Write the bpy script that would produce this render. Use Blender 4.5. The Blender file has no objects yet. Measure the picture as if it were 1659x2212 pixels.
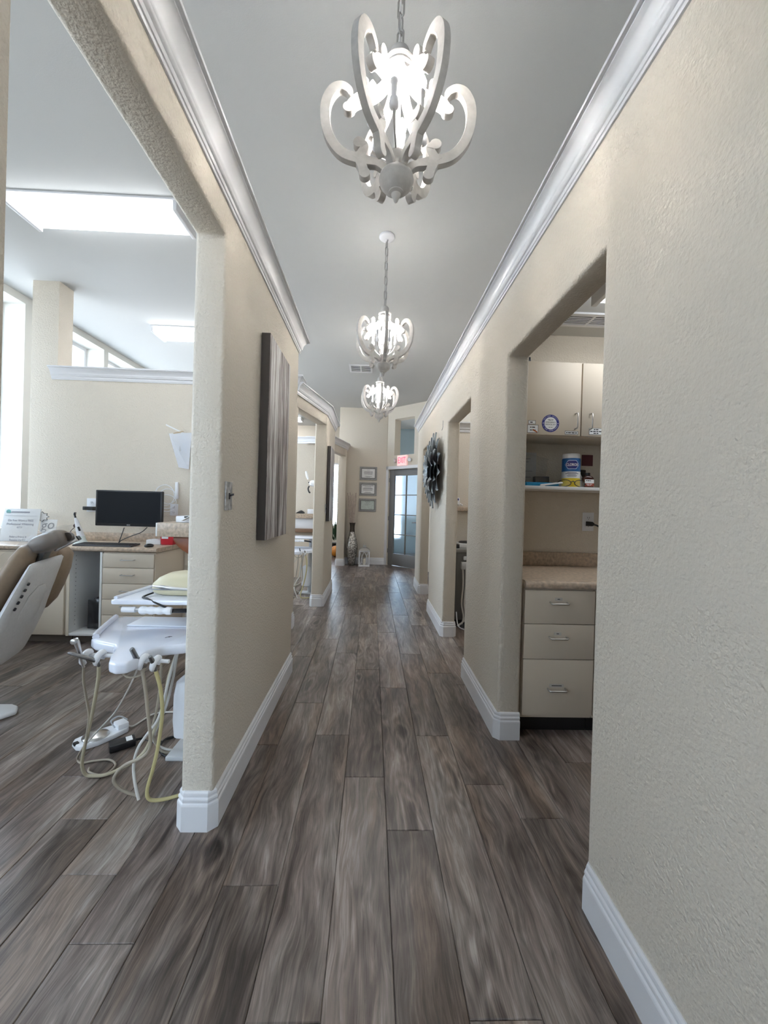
import bpy, bmesh, math, random
from mathutils import Vector, Matrix
random.seed(7)
PI = math.pi
scene = bpy.context.scene
COL = scene.collection

# ------------------------------------------------------------------ camera
YAW, PITCH, ROLL, FPX, EYE = .0308, .003, .028, 860.0, 1.28
fw = Vector((math.sin(YAW)*math.cos(PITCH), math.cos(YAW)*math.cos(PITCH), -math.sin(PITCH)))
r0 = fw.cross(Vector((0, 0, 1))).normalized()
u0 = r0.cross(fw)
cr = math.cos(ROLL)*r0 + math.sin(ROLL)*u0
cu = math.cos(ROLL)*u0 - math.sin(ROLL)*r0
cam = bpy.data.objects.new('camera', bpy.data.cameras.new('camera'))
COL.objects.link(cam)
cam.matrix_world = Matrix(((cr.x, cu.x, -fw.x, 0), (cr.y, cu.y, -fw.y, 0), (cr.z, cu.z, -fw.z, EYE), (0, 0, 0, 1)))
cam.data.sensor_fit = 'AUTO'
cam.data.sensor_width = 36
cam.data.lens = FPX/2212*36
cam.data.shift_y = -8.7/2212
cam.data.clip_start = .05
scene.camera = cam

# ------------------------------------------------------------------ world, exposure
SKY_STRENGTH = 3.3
FLUOR = 3.2           # ceiling fluorescent diffusers
BULB = 80.0          # candle bulbs of the chandeliers
FLUOR_FAR = 7.0       # fixtures of the farther rooms, made stronger to spill light into the hall
EXPOSURE = 1.5
w = bpy.data.worlds.new('sky'); scene.world = w; w.use_nodes = True
bg = w.node_tree.nodes['Background']
bg.inputs[0].default_value = (.66, .82, 1.0, 1); bg.inputs[1].default_value = SKY_STRENGTH
SUN_STRENGTH = 15.0
sl = bpy.data.lights.new('sun', 'SUN'); sl.energy = SUN_STRENGTH; sl.angle = .01; sl.color = (1, .98, .96)
sun = bpy.data.objects.new('sun', sl); COL.objects.link(sun); sun.rotation_euler = (0, math.radians(42), 0)   # high, from the right: strikes the ground outside the left windows
scene.view_settings.view_transform = 'Standard'
scene.view_settings.look = 'None'
scene.view_settings.exposure = EXPOSURE
scene.view_settings.gamma = 1
scene.view_settings.use_curve_mapping = False
scene.cycles.use_light_tree = False
scene.cycles.max_bounces = 6
scene.cycles.diffuse_bounces = 4
scene.cycles.transparent_max_bounces = 16
scene.cycles.glossy_bounces = 2
scene.cycles.transmission_bounces = 4
scene.cycles.sample_clamp_indirect = 6
scene.cycles.caustics_reflective = False
scene.cycles.caustics_refractive = False

# ------------------------------------------------------------------ materials
MATS = {}
def nodes_of(name):
    m = bpy.data.materials.new(name); m.use_nodes = True
    nt = m.node_tree
    return m, nt, nt.nodes['Principled BSDF']
def N(nt, kind, **kw):
    n = nt.nodes.new('ShaderNode'+kind)
    for k, v in kw.items():
        if k.startswith('i_'):
            n.inputs[k[2:].replace('_', ' ')].default_value = v
        else:
            setattr(n, k, v)
    return n
def ramp(nt, stops, fac):
    r = N(nt, 'ValToRGB'); e = r.color_ramp.elements
    while len(e) < len(stops): e.new(.5)
    for s, (p, c) in zip(e, stops):
        s.position = p; s.color = (*c, 1)
    nt.links.new(fac, r.inputs[0]); return r.outputs[0]
def mat(name, col, rough=.5, metal=0, noise=0, nscale=20, bump=0, bscale=100, bdist=.003, emit=None, estr=0, trans=0, spec=None, coat=0, stretch=None, alpha=1):
    if name in MATS: return MATS[name]
    m, nt, b = nodes_of(name)
    b.inputs['Base Color'].default_value = (*col, 1)
    b.inputs['Roughness'].default_value = rough
    b.inputs['Metallic'].default_value = metal
    b.inputs['Transmission Weight'].default_value = trans
    b.inputs['Coat Weight'].default_value = coat
    b.inputs['Alpha'].default_value = alpha
    if spec is not None: b.inputs['Specular IOR Level'].default_value = spec
    tc = N(nt, 'TexCoord'); src = tc.outputs['Object']
    if stretch:
        mp = N(nt, 'Mapping'); mp.inputs['Scale'].default_value = stretch
        nt.links.new(src, mp.inputs[0]); src = mp.outputs[0]
    if noise:
        n = N(nt, 'TexNoise', i_Scale=nscale, i_Detail=5.0)
        nt.links.new(src, n.inputs['Vector'])
        c0 = tuple(max(0, c*(1-noise)) for c in col); c1 = tuple(min(1, c*(1+noise)) for c in col)
        nt.links.new(ramp(nt, [(.3, c0), (.7, c1)], n.outputs['Fac']), b.inputs['Base Color'])
    if bump:
        n = N(nt, 'TexNoise', i_Scale=bscale, i_Detail=2.0)
        nt.links.new(tc.outputs['Object'], n.inputs['Vector'])
        bp = N(nt, 'Bump', i_Strength=bump, i_Distance=bdist)
        nt.links.new(n.outputs['Fac'], bp.inputs['Height']); nt.links.new(bp.outputs[0], b.inputs['Normal'])
    if emit:
        b.inputs['Emission Color'].default_value = (*emit, 1); b.inputs['Emission Strength'].default_value = estr
    MATS[name] = m
    return m

def wood_floor():
    m, nt, b = nodes_of('grey_brown_plank')
    tc = N(nt, 'TexCoord'); oi = N(nt, 'ObjectInfo'); ge = N(nt, 'NewGeometry')
    add = N(nt, 'Math', operation='ADD'); nt.links.new(oi.outputs['Random'], add.inputs[0]); nt.links.new(ge.outputs['Random Per Island'], add.inputs[1])
    mul = N(nt, 'Math', operation='MULTIPLY'); mul.inputs[1].default_value = 57.0; nt.links.new(add.outputs[0], mul.inputs[0])
    cmb = N(nt, 'CombineXYZ'); nt.links.new(mul.outputs[0], cmb.inputs[0]); nt.links.new(mul.outputs[0], cmb.inputs[1])
    va = N(nt, 'VectorMath', operation='ADD'); nt.links.new(tc.outputs['Object'], va.inputs[0]); nt.links.new(cmb.outputs[0], va.inputs[1])
    def noise(sx, sy, scale, detail, dist=0, rough=.5):
        mp = N(nt, 'Mapping'); mp.inputs['Scale'].default_value = (sx, sy, 1); nt.links.new(va.outputs[0], mp.inputs[0])
        n = N(nt, 'TexNoise', i_Scale=scale, i_Detail=detail, i_Distortion=dist, i_Roughness=rough); nt.links.new(mp.outputs[0], n.inputs['Vector'])
        return n.outputs['Fac']
    # slow sideways wander of the grain
    wm0 = N(nt, 'Mapping'); wm0.inputs['Scale'].default_value = (5, 2.2, 1); nt.links.new(va.outputs[0], wm0.inputs[0])
    wn = N(nt, 'TexNoise', i_Scale=1.0, i_Detail=2.0); nt.links.new(wm0.outputs[0], wn.inputs['Vector'])
    wv0 = N(nt, 'VectorMath', operation='MULTIPLY_ADD'); wv0.inputs[1].default_value = (.085, 0, 0)
    nt.links.new(wn.outputs['Color'], wv0.inputs[0]); nt.links.new(va.outputs[0], wv0.inputs[2])
    va = wv0
    big = noise(8, 1.7, 1.0, 3, 1.0)
    mid = noise(30, 2.6, 1.0, 6, 1.5, .62)
    fine = noise(240, 9, 1.0, 4, .4, .65)
    warm = noise(6, .8, 1.0, 2)
    def mx(a, bb, f):
        n = N(nt, 'Mix', data_type='FLOAT'); n.inputs[0].default_value = f
        nt.links.new(a, n.inputs[2]); nt.links.new(bb, n.inputs[3]); return n.outputs[0]
    g = mx(mx(big, mid, .52), fine, .22)
    # cathedral figure round sparse knots
    mp = N(nt, 'Mapping'); mp.inputs['Scale'].default_value = (4.6, 1.25, 1); nt.links.new(va.outputs[0], mp.inputs[0])
    dn = N(nt, 'TexNoise', i_Scale=2.2, i_Detail=2.0); nt.links.new(mp.outputs[0], dn.inputs['Vector'])
    dv = N(nt, 'VectorMath', operation='MULTIPLY_ADD'); dv.inputs[1].default_value = (.45, .45, 0)
    nt.links.new(dn.outputs['Color'], dv.inputs[0]); nt.links.new(mp.outputs[0], dv.inputs[2])
    vo = N(nt, 'TexVoronoi', i_Scale=1.0, i_Randomness=1.0); nt.links.new(dv.outputs[0], vo.inputs['Vector'])
    kr = N(nt, 'MapRange'); kr.inputs[1].default_value = .0; kr.inputs[2].default_value = .16; kr.inputs[3].default_value = -.17; kr.inputs[4].default_value = 0
    nt.links.new(vo.outputs['Distance'], kr.inputs[0])
    wv = N(nt, 'Math', operation='SINE'); ws = N(nt, 'Math', operation='MULTIPLY'); ws.inputs[1].default_value = 48
    nt.links.new(vo.outputs['Distance'], ws.inputs[0]); nt.links.new(ws.outputs[0], wv.inputs[0])
    wa = N(nt, 'MapRange'); wa.inputs[1].default_value = .05; wa.inputs[2].default_value = .55; wa.inputs[3].default_value = .05; wa.inputs[4].default_value = 0
    nt.links.new(vo.outputs['Distance'], wa.inputs[0])
    wm = N(nt, 'Math', operation='MULTIPLY'); nt.links.new(wv.outputs[0], wm.inputs[0]); nt.links.new(wa.outputs[0], wm.inputs[1])
    s0 = N(nt, 'Math', operation='ADD'); nt.links.new(kr.outputs[0], s0.inputs[0]); nt.links.new(wm.outputs[0], s0.inputs[1])
    s1 = N(nt, 'Math', operation='ADD'); nt.links.new(g, s1.inputs[0]); nt.links.new(s0.outputs[0], s1.inputs[1])
    pv = N(nt, 'MapRange'); pv.inputs[3].default_value = -.04; pv.inputs[4].default_value = .05
    fr = N(nt, 'Math', operation='FRACT'); nt.links.new(mul.outputs[0], fr.inputs[0]); nt.links.new(fr.outputs[0], pv.inputs[0])
    s2 = N(nt, 'Math', operation='ADD'); nt.links.new(s1.outputs[0], s2.inputs[0]); nt.links.new(pv.outputs[0], s2.inputs[1])
    col = ramp(nt, [(.32, (.018, .013, .011)), (.40, (.054, .042, .036)), (.48, (.122, .099, .087)), (.57, (.230, .195, .173)), (.66, (.39, .35, .32))], s2.outputs[0])
    tint = ramp(nt, [(.38, (1.02, .96, .95)), (.5, (1.0, 1.0, 1.0)), (.62, (1.06, .95, .86))], warm)
    mm = N(nt, 'Mix', data_type='RGBA', blend_type='MULTIPLY'); mm.inputs[0].default_value = 1
    nt.links.new(col, mm.inputs[6]); nt.links.new(tint, mm.inputs[7])
    nt.links.new(mm.outputs[2], b.inputs['Base Color'])
    b.inputs['Roughness'].default_value = .31
    b.inputs['Specular IOR Level'].default_value = .5
    bp = N(nt, 'Bump', i_Strength=.22, i_Distance=.002); nt.links.new(fine, bp.inputs['Height']); nt.links.new(bp.outputs[0], b.inputs['Normal'])
    return m

def streak_art():
    m, nt, b = nodes_of('abstract_streaks')
    tc = N(nt, 'TexCoord')
    def noise(sc, dist, det):
        mp = N(nt, 'Mapping'); mp.inputs['Scale'].default_value = sc; nt.links.new(tc.outputs['Object'], mp.inputs[0])
        n = N(nt, 'TexNoise', i_Scale=1.0, i_Detail=det, i_Distortion=dist, i_Roughness=.65); nt.links.new(mp.outputs[0], n.inputs['Vector']); return n.outputs['Fac']
    a = noise((1, 16, .8), .5, 5); c = noise((1, 70, 3.5), .5, 6)
    n = N(nt, 'Mix', data_type='FLOAT'); n.inputs[0].default_value = .48
    nt.links.new(a, n.inputs[2]); nt.links.new(c, n.inputs[3])
    col = ramp(nt, [(.40, (.03, .02, .018)), (.455, (.16, .125, .115)), (.5, (.36, .315, .30)), (.545, (.62, .60, .585)), (.60, (.90, .89, .88))], n.outputs[0])
    nt.links.new(col, b.inputs['Base Color']); b.inputs['Roughness'].default_value = .55
    bp = N(nt, 'Bump', i_Strength=.3, i_Distance=.003); nt.links.new(c, bp.inputs['Height']); nt.links.new(bp.outputs[0], b.inputs['Normal'])
    return m

def cells_metal(name, c0, c1, scale):
    m, nt, b = nodes_of(name)
    tc = N(nt, 'TexCoord'); vo = N(nt, 'TexVoronoi', i_Scale=scale); nt.links.new(tc.outputs['Object'], vo.inputs['Vector'])
    nt.links.new(ramp(nt, [(.15, c1), (.75, c0)], vo.outputs['Distance']), b.inputs['Base Color'])
    b.inputs['Metallic'].default_value = .85; b.inputs['Roughness'].default_value = .33
    bp = N(nt, 'Bump', i_Strength=.6, i_Distance=.004); bp.invert = True; nt.links.new(vo.outputs['Distance'], bp.inputs['Height']); nt.links.new(bp.outputs[0], b.inputs['Normal'])
    return m

def clear_film(name, col, amount, rough=.1):
    m, nt, b = nodes_of(name)
    b.inputs['Base Color'].default_value = (*col, 1); b.inputs['Roughness'].default_value = rough
    tr = N(nt, 'BsdfTransparent'); mx = N(nt, 'MixShader'); mx.inputs[0].default_value = amount
    nt.links.new(tr.outputs[0], mx.inputs[1]); nt.links.new(b.outputs[0], mx.inputs[2])
    nt.links.new(mx.outputs[0], nt.nodes['Material Output'].inputs[0])
    return m

PAINT = mat('beige_textured_paint', (.70, .635, .54), .75, bump=.8, bscale=95, bdist=.006)
CEILP = mat('pale_grey_ceiling_paint', (.58, .585, .58), .85, bump=.2, bscale=140, bdist=.002)
TRIM = mat('white_trim_paint', (.76, .76, .78), .34)
DARK = mat('black_plastic', (.012, .012, .014), .4)
WHITEP = mat('white_plastic', (.82, .83, .86), .3)
GREYP = mat('grey_plastic', (.55, .56, .57), .45)
LAMIN = mat('cream_laminate', (.70, .61, .495), .5)
LAMIN_W = mat('white_laminate', (.78, .78, .77), .5)
COUNTER = mat('tan_stone_laminate', (.50, .395, .30), .3, noise=.28, nscale=45)
CHROME = mat('brushed_steel', (.62, .61, .60), .28, 1)
DKSTEEL = mat('dark_steel', (.25, .25, .26), .3, 1)
PAPER = mat('white_paper', (.86, .86, .86), .8)
INK = mat('black_ink', (.02, .02, .025), .7)
GLASS = mat('window_glass', (1, 1, 1), .02, trans=1)
GREYP2 = mat('silver_grey_shell', (.66, .66, .67), .42, noise=.04, nscale=60)
FLOORM = wood_floor()
MATS['floor'] = FLOORM

# ------------------------------------------------------------------ mesh building
class MB:
    def __init__(s): s.v = []; s.f = []
    def add(s, vs, fs):
        o = len(s.v); s.v += [tuple(p) for p in vs]; s.f += [tuple(i+o for i in q) for q in fs]; return s
    def box(s, a, b):
        (x0, y0, z0), (x1, y1, z1) = a, b
        x0, x1 = sorted((x0, x1)); y0, y1 = sorted((y0, y1)); z0, z1 = sorted((z0, z1))
        return s.add([(x0,y0,z0),(x1,y0,z0),(x1,y1,z0),(x0,y1,z0),(x0,y0,z1),(x1,y0,z1),(x1,y1,z1),(x0,y1,z1)],
                     [(0,3,2,1),(4,5,6,7),(0,1,5,4),(1,2,6,5),(2,3,7,6),(3,0,4,7)])
    def obox(s, c, dx, dy, dz, ax=(1,0,0), ay=None, az=(0,0,1)):
        ax = Vector(ax).normalized(); az = Vector(az).normalized(); ay = Vector(ay).normalized() if ay else az.cross(ax)
        c = Vector(c); vs = []
        for k in (-1, 1):
            for (i, j) in ((-1,-1),(1,-1),(1,1),(-1,1)):
                vs.append(c + ax*(dx/2*i) + ay*(dy/2*j) + az*(dz/2*k))
        return s.add(vs, [(0,3,2,1),(4,5,6,7),(0,1,5,4),(1,2,6,5),(2,3,7,6),(3,0,4,7)])
    def loft(s, rings, cap=True, closed=False):
        n = len(rings[0]); vs = [p for r in rings for p in r]; fs = []
        m = len(rings)
        for i in range(m if closed else m-1):
            for j in range(n):
                a = i*n+j; b = i*n+(j+1) % n; c = ((i+1) % m)*n+(j+1) % n; d = ((i+1) % m)*n+j
                fs.append((a, b, c, d))
        if cap and not closed:
            fs.append(tuple(range(n-1, -1, -1))); fs.append(tuple((m-1)*n+j for j in range(n)))
        return s.add(vs, fs)
    def tube(s, path, r, n=8, closed=False, flat=1.0):
        P = [Vector(p) for p in path]; m = len(P)
        rr = r if isinstance(r, (list, tuple)) else [r]*m
        rings = []; up = None
        for i in range(m):
            if closed: t = (P[(i+1) % m]-P[i-1])
            else: t = P[min(i+1, m-1)]-P[max(i-1, 0)]
            t = t.normalized() if t.length > 1e-9 else Vector((0,0,1))
            if up is None:
                up = Vector((0,0,1)) if abs(t.z) < .9 else Vector((1,0,0))
            side = t.cross(up)
            if side.length < 1e-5: side = t.cross(Vector((0,1,0)))
            side.normalize(); up = side.cross(t).normalized()
            rings.append([P[i] + side*(rr[i]*math.cos(a)) + up*(rr[i]*flat*math.sin(a)) for a in [2*PI*k/n for k in range(n)]])
        return s.loft(rings, True, closed)
    def cyl(s, p0, p1, r0, r1=None, n=16):
        return s.tube([p0, p1], [r0, r0 if r1 is None else r1], n)
    def lathe(s, prof, n=20, c=(0,0,0), axis='z'):
        rings = []
        for (r, z) in prof:
            ring = []
            for k in range(n):
                a = 2*PI*k/n
                if axis == 'z': p = (c[0]+r*math.cos(a), c[1]+r*math.sin(a), c[2]+z)
                elif axis == 'x': p = (c[0]+z, c[1]+r*math.cos(a), c[2]+r*math.sin(a))
                else: p = (c[0]+r*math.sin(a), c[1]+z, c[2]+r*math.cos(a))
                ring.append(p)
            rings.append(ring)
        return s.loft(rings)
    def prism(s, poly, fn0, fn1):
        """poly of (a,b); fn0/fn1 map it to the two end faces"""
        n = len(poly); vs = [fn0(*p) for p in poly]+[fn1(*p) for p in poly]
        fs = [tuple(range(n-1, -1, -1)), tuple(range(n, 2*n))]
        fs += [(i, (i+1) % n, n+(i+1) % n, n+i) for i in range(n)]
        return s.add(vs, fs)
    def ball(s, c, r, n=10, sx=1, sy=1, sz=1):
        prof = [(math.sin(PI*k/n), -math.cos(PI*k/n)) for k in range(n+1)]
        rings = []
        for (q, z) in prof:
            q = max(q, .02)
            rings.append([(c[0]+r*sx*q*math.cos(a), c[1]+r*sy*q*math.sin(a), c[2]+r*sz*z) for a in [2*PI*k/(n*2) for k in range(n*2)]])
        return s.loft(rings)
    def xf(s, M):
        s.v = [tuple(M @ Vector(p)) for p in s.v]; return s
    def mesh(s, name, m, bevel=0, seg=2, smooth=False, ang=30, limit=None):
        me = bpy.data.meshes.new(name); me.from_pydata(s.v, [], s.f); me.update()
        bm = bmesh.new(); bm.from_mesh(me)
        bmesh.ops.recalc_face_normals(bm, faces=bm.faces)
        if bevel:
            es = [e for e in bm.edges if len(e.link_faces) == 2 and e.calc_face_angle(0) > math.radians(ang) and (limit is None or limit(e))]
            bmesh.ops.bevel(bm, geom=es, offset=bevel, segments=seg, affect='EDGES', profile=.5, clamp_overlap=True)
        if smooth or bevel:
            for f in bm.faces: f.smooth = True
            lim = math.radians(50 if smooth else 40)
            for e in bm.edges:
                if len(e.link_faces) == 2 and e.calc_face_angle(0) > lim: e.smooth = False
        bm.to_mesh(me); bm.free()
        if m: me.materials.append(m)
        return me
    def build(s, name, m, parent=None, **kw):
        return link(name, s.mesh(name, m, **kw), parent)

def link(name, me, parent=None, world=True):
    o = bpy.data.objects.new(name, me); COL.objects.link(o)
    if parent is not None:
        o.parent = parent
        if world: o.matrix_parent_inverse = wmat(parent).inverted()
    return o
def wmat(o):
    if o.parent is None: return o.matrix_basis.copy()
    return wmat(o.parent) @ o.matrix_parent_inverse @ o.matrix_basis
def tag(o, label, cat, group=None, kind=None):
    o['label'] = label; o['category'] = cat
    if group: o['group'] = group
    if kind: o['kind'] = kind
    return o
def thing(name, label, cat, loc, group=None, kind=None, rz=0):
    o = bpy.data.objects.new(name, None); COL.objects.link(o); o.location = loc; o.rotation_euler = (0, 0, rz)
    o.empty_display_size = .05
    return tag(o, label, cat, group, kind)
def copy_tree(o, parent=None):
    c = o.copy(); COL.objects.link(c)
    if parent is not None:
        c.parent = parent; c.matrix_parent_inverse = o.matrix_parent_inverse.copy(); c.matrix_basis = o.matrix_basis.copy()
    for ch in list(o.children): copy_tree(ch, c)
    return c
def B(a, b, name, m, parent=None, bevel=.002, seg=2, **kw):
    return MB().box(a, b).build(name, m, parent, bevel=bevel, seg=seg, **kw)
def spline(pts, k=6):
    """Catmull-Rom through points"""
    P = [Vector(p) for p in pts]; out = []
    for i in range(len(P)-1):
        p0 = P[max(i-1, 0)]; p1 = P[i]; p2 = P[i+1]; p3 = P[min(i+2, len(P)-1)]
        for j in range(k):
            t = j/k
            out.append(.5*((2*p1)+(-p0+p2)*t+(2*p0-5*p1+4*p2-p3)*t*t+(-p0+3*p1-3*p2+p3)*t**3))
    out.append(P[-1]); return out
def text(body, size, m, parent, origin, ax, ay, depth=.0006, align='CENTER', wrap=None, bold=0, sx=1):
    """lettering as a mesh; origin = centre, ax = reading direction, ay = up"""
    cu_ = bpy.data.curves.new('lettering', 'FONT'); cu_.body = body; cu_.size = size; cu_.align_x = align; cu_.align_y = 'CENTER'
    cu_.extrude = depth; cu_.resolution_u = 3; cu_.offset = bold
    tmp = bpy.data.objects.new('lettering_tmp', cu_); COL.objects.link(tmp)
    dg = bpy.context.evaluated_depsgraph_get()
    me = bpy.data.meshes.new_from_object(tmp.evaluated_get(dg))
    bpy.data.objects.remove(tmp); bpy.data.curves.remove(cu_)
    ax = Vector(ax).normalized(); ay = Vector(ay).normalized(); az = ax.cross(ay); o = Vector(origin)
    for v in me.vertices:
        x, y, z = v.co.x*sx, v.co.y, v.co.z
        v.co = wrap(x, y, z) if wrap else o+ax*x+ay*y+az*z
    me.materials.clear(); me.materials.append(m)
    return link('lettering', me, parent)

def sweep(path, prof, closed=False, z0=0):
    """sweep a (d,z) profile along an XY path; d is to the LEFT of the travel direction, mitred corners"""
    P = [Vector((p[0], p[1])) for p in path]; n = len(P); rings = []
    def nrm(a, b):
        d = (b-a).normalized(); return Vector((-d.y, d.x))
    for i in range(n):
        if closed or 0 < i < n-1:
            n1 = nrm(P[i-1], P[i]); n2 = nrm(P[i], P[(i+1) % n]); mvec = (n1+n2)
            mvec = mvec/mvec.length; k = 1/max(.3, mvec.dot(n1)); off = mvec*k
        elif i == 0: off = nrm(P[0], P[1])
        else: off = nrm(P[-2], P[-1])
        rings.append([(P[i].x+off.x*d, P[i].y+off.y*d, z0+z) for d, z in prof])
    return MB().loft(rings, True, closed)
CROWN = [(0,0),(.007,0),(.009,.004),(.009,.010),(.013,.012),(.013,.030),(.017,.032),(.022,.037),(.024,.041),(.021,.045),(.026,.050),(.027,.056),(.027,.060),
         (.030,.067),(.036,.079),(.045,.090),(.053,.098),(.058,.101),(.058,.107),(.070,.107),(.070,.120),(0,.120)]
BASEP = [(0,0),(.018,0),(.018,.098),(.0165,.104),(.0125,.108),(.0125,.112),(.015,.118),(.014,.124),(.009,.128),(.009,.132),(.0105,.137),(.009,.144),(.004,.15),(0,.15)]
def chamfer(path, c, closed):
    P = [Vector((p[0], p[1])) for p in path]; out = []; n = len(P)
    for i in range(n):
        if not closed and i in (0, n-1): out.append(P[i]); continue
        a = (P[i-1]-P[i]).normalized(); b = (P[(i+1) % n]-P[i]).normalized()
        out += [P[i]+a*c, P[i]+b*c]
    return out
# ================================================================== SETTING
CEIL = 3.45
XL, XR, XL2, XR2 = -.59, .733, -.716, .86
def S(o, label, cat): return tag(o, label, cat, kind='structure')

# ---- floor: slab plus single planks (7.4 in x 49 in), the rest of the field joined
PW, PL = .186, 1.24
PH = {0:1.88, 1:1.571, 2:.986, 3:1.834, 4:1.634, -1:.984, -2:1.342, -3:2.127, -4:1.166, -5:1.382, -6:1.622, -7:1.87, -8:1.21, -9:1.45, -10:1.72, -11:2.0, -12:1.1, -13:1.52, -14:1.31, 5:1.2, 6:2.0, 7:1.4}
floor = S(B((-4.3, -2.9, -.12), (3.5, 11.6, -.0085), 'floor', mat('floor_underlay', (.03, .027, .025), .9), bevel=0), 'grey-brown wood plank floor running down the hall and rooms', 'floor')
def plank_geo(mb, x0, y0, x1, y1):
    c = .0024
    a = [(x0, y0, -.008), (x1, y0, -.008), (x1, y1, -.008), (x0, y1, -.008)]
    b_ = [(x0, y0, -c), (x1, y0, -c), (x1, y1, -c), (x0, y1, -c)]
    t = [(x0+c, y0+c, 0), (x1-c, y0+c, 0), (x1-c, y1-c, 0), (x0+c, y1-c, 0)]
    mb.loft([a, b_, t])
g = .0005
pm = MB(); plank_geo(pm, -PW/2+g, -PL/2+g, PW/2-g, PL/2-g)
plank_me = pm.mesh('plank', FLOORM)
rest = MB(); npl = 0
rnd = random.Random(3)
for k in range(-21, 17):
    cx = .002+PW*k
    ph = PH.get(k, rnd.random()*PL) % PL
    y = ph-PL*4
    while y < 11.2:
        y0, y1 = y, y+PL
        y += PL
        if y1 < -2.4 or y0 > 11.1: continue
        xmin = -3.6 if y0 < 4 else -1.0
        xmax = 1.75 if y0 < 3 else 1.3
        if y1 > .35 and y0 < 8.9 and xmin < cx < xmax and npl < 300 and not (cx < -1.1 and y1 < 1.0):
            o = link('plank', plank_me, floor); o.location = (cx, y0+PL/2, 0); o.matrix_parent_inverse = Matrix(); npl += 1
        elif -3.95 < cx < 3.2:
            plank_geo(rest, cx-PW/2+g, max(y0, -2.6)+g, cx+PW/2-g, min(y1, 11.15)-g)
ro = rest.build('plank_field', FLOORM, floor); ro['kind'] = 'stuff'

# ---- ceilings
S(B((-4.2, -2.7, CEIL), (3.4, 11.3, CEIL+.1), 'ceiling', CEILP, bevel=0), 'plain pale grey ceiling above the hall and open rooms', 'ceiling')
S(B((XR2, -.4, 2.565), (3.2, 2.98, 2.62), 'ceiling', CEILP, bevel=0), 'low white ceiling over the supply room on the right', 'ceiling')

# ---- hall walls (bullnosed)
def wall_yz(name, poly, x0, x1, label, bev=.016):
    o = MB().prism(poly, lambda a, b: (x0, a, b), lambda a, b: (x1, a, b)).build(name, PAINT, None, bevel=bev, seg=3)
    return S(o, label, 'wall')
LT, RT = 2.555, 2.635     # tops of the two hall walls
wall_yz('wall_left', [(-.6,0),(.658,0),(.658,2.32),(1.575,2.32),(1.575,0),(3.076,0),(3.076,LT-.01),(-.6,LT-.01)], XL2, XL,
        'beige textured left hall wall with a wide square opening')
R1, R2, R3 = (1.275, 2.205), (3.03, 3.958), (4.945, 5.89)
RE = 6.52
wall_yz('wall_right', [(-.6,0),(R1[0],0),(R1[0],2.14),(R1[1],2.14),(R1[1],0),(R2[0],0),(R2[0],2.14),(R2[1],2.14),(R2[1],0),(R3[0],0),(R3[0],2.14),(R3[1],2.14),(R3[1],0),(RE,0),(RE,RT-.01),(-.6,RT-.01)],
        XR, XR2, 'beige textured right hall wall with three square openings')
wall_yz('wall_left_second', [(5.04,0),(6.12,0),(6.12,2.52),(5.04,2.52)], XL2-.02, XL, 'short beige pier holding the second streaked canvas on the left')

# crowns and baseboards of the hall walls
def crown(name, path, z0, label, closed=False, m=TRIM):
    return S(sweep(path, CROWN, closed, z0).build(name, m, smooth=True), label, 'crown moulding')
def base(name, path, label, closed=True, ch=.02):
    return S(sweep(chamfer(path, ch, closed), BASEP, closed).build(name, TRIM), label, 'baseboard')
crown('trim_1', [(XL2, -.6), (XL2, 3.076), (XL, 3.076), (XL, -.6)][::-1][::1] if False else [(XL, -.6), (XL, 3.076), (XL2, 3.076), (XL2, -.6)][::-1], LT-.12, 'white crown moulding along the top of the left hall wall')
crown('trim_2', [(XR, -.6), (XR, RE), (XR2, RE), (XR2, 3.1)], RT-.12, 'white crown moulding along the top of the right hall wall')
def rect(x0, y0, x1, y1): return [(x0, y0), (x0, y1), (x1, y1), (x1, y0)]     # clockwise seen from above: outside is on the left
base('baseboard_left', rect(XL2, 1.575, XL, 3.076), 'white baseboard round the foot of the left wall pier')
base('baseboard_left_near', [(XL2, .658), (XL, .658), (XL, -.6)][::-1] if False else [(XL, -.6), (XL, .658), (XL2, .658), (XL2, -.6)][::-1], 'white baseboard of the left wall nearest the camera', closed=False)
base('baseboard_left_second', rect(XL2-.02, 5.04, XL, 6.12), 'white baseboard round the second left pier')
base('baseboard_right_near', [(XR, -.6), (XR, R1[0]), (XR2, R1[0]), (XR2, -.3)], 'white baseboard of the right wall nearest the camera', closed=False)
base('baseboard_right_first', [(XR2-.002, R1[1]), (XR, R1[1]), (XR, R2[0]), (XR2-.002, R2[0])], 'white baseboard of the pier beside the supply cabinet', closed=False)
base('baseboard_right_second', rect(XR, R2[1], XR2, R3[0]), 'white baseboard below the metal flower on the right')
base('baseboard_right_third', rect(XR, R3[1], XR2, RE), 'white baseboard of the last right pier before the door')

# ---- angled headers between partitions and piers on the left
def header(name, p0, p1, th, z0, z1, label, czb):
    a = Vector((*p0, 0)); b_ = Vector((*p1, 0)); d = (b_-a); c = (a+b_)/2; n = Vector((-d.y, d.x, 0)).normalized()
    c = c+n*(th/2)
    o = MB().obox((c.x, c.y, (z0+z1)/2), d.length, th, z1-z0, ax=d).build(name, PAINT, None, bevel=.01, seg=2)
    S(o, label, 'wall')
    return d, n
header('wall_header', (-.80, 4.14), (-.592, 5.06), .12, 2.29, 2.52, 'angled beige header over the second left opening', 2.41)
crown('trim_3', [(-.80, 4.10), (-.59, 5.04), (-.59, 6.12), (-.736, 6.12), (-.736, 5.1)][::-1], 2.41, 'white crown moulding over the second left opening and pier')
header('wall_header', (-.80, 7.62), (-.57, 8.5), .12, 2.33, 2.585, 'angled beige header over the far left opening', 2.47)
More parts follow.
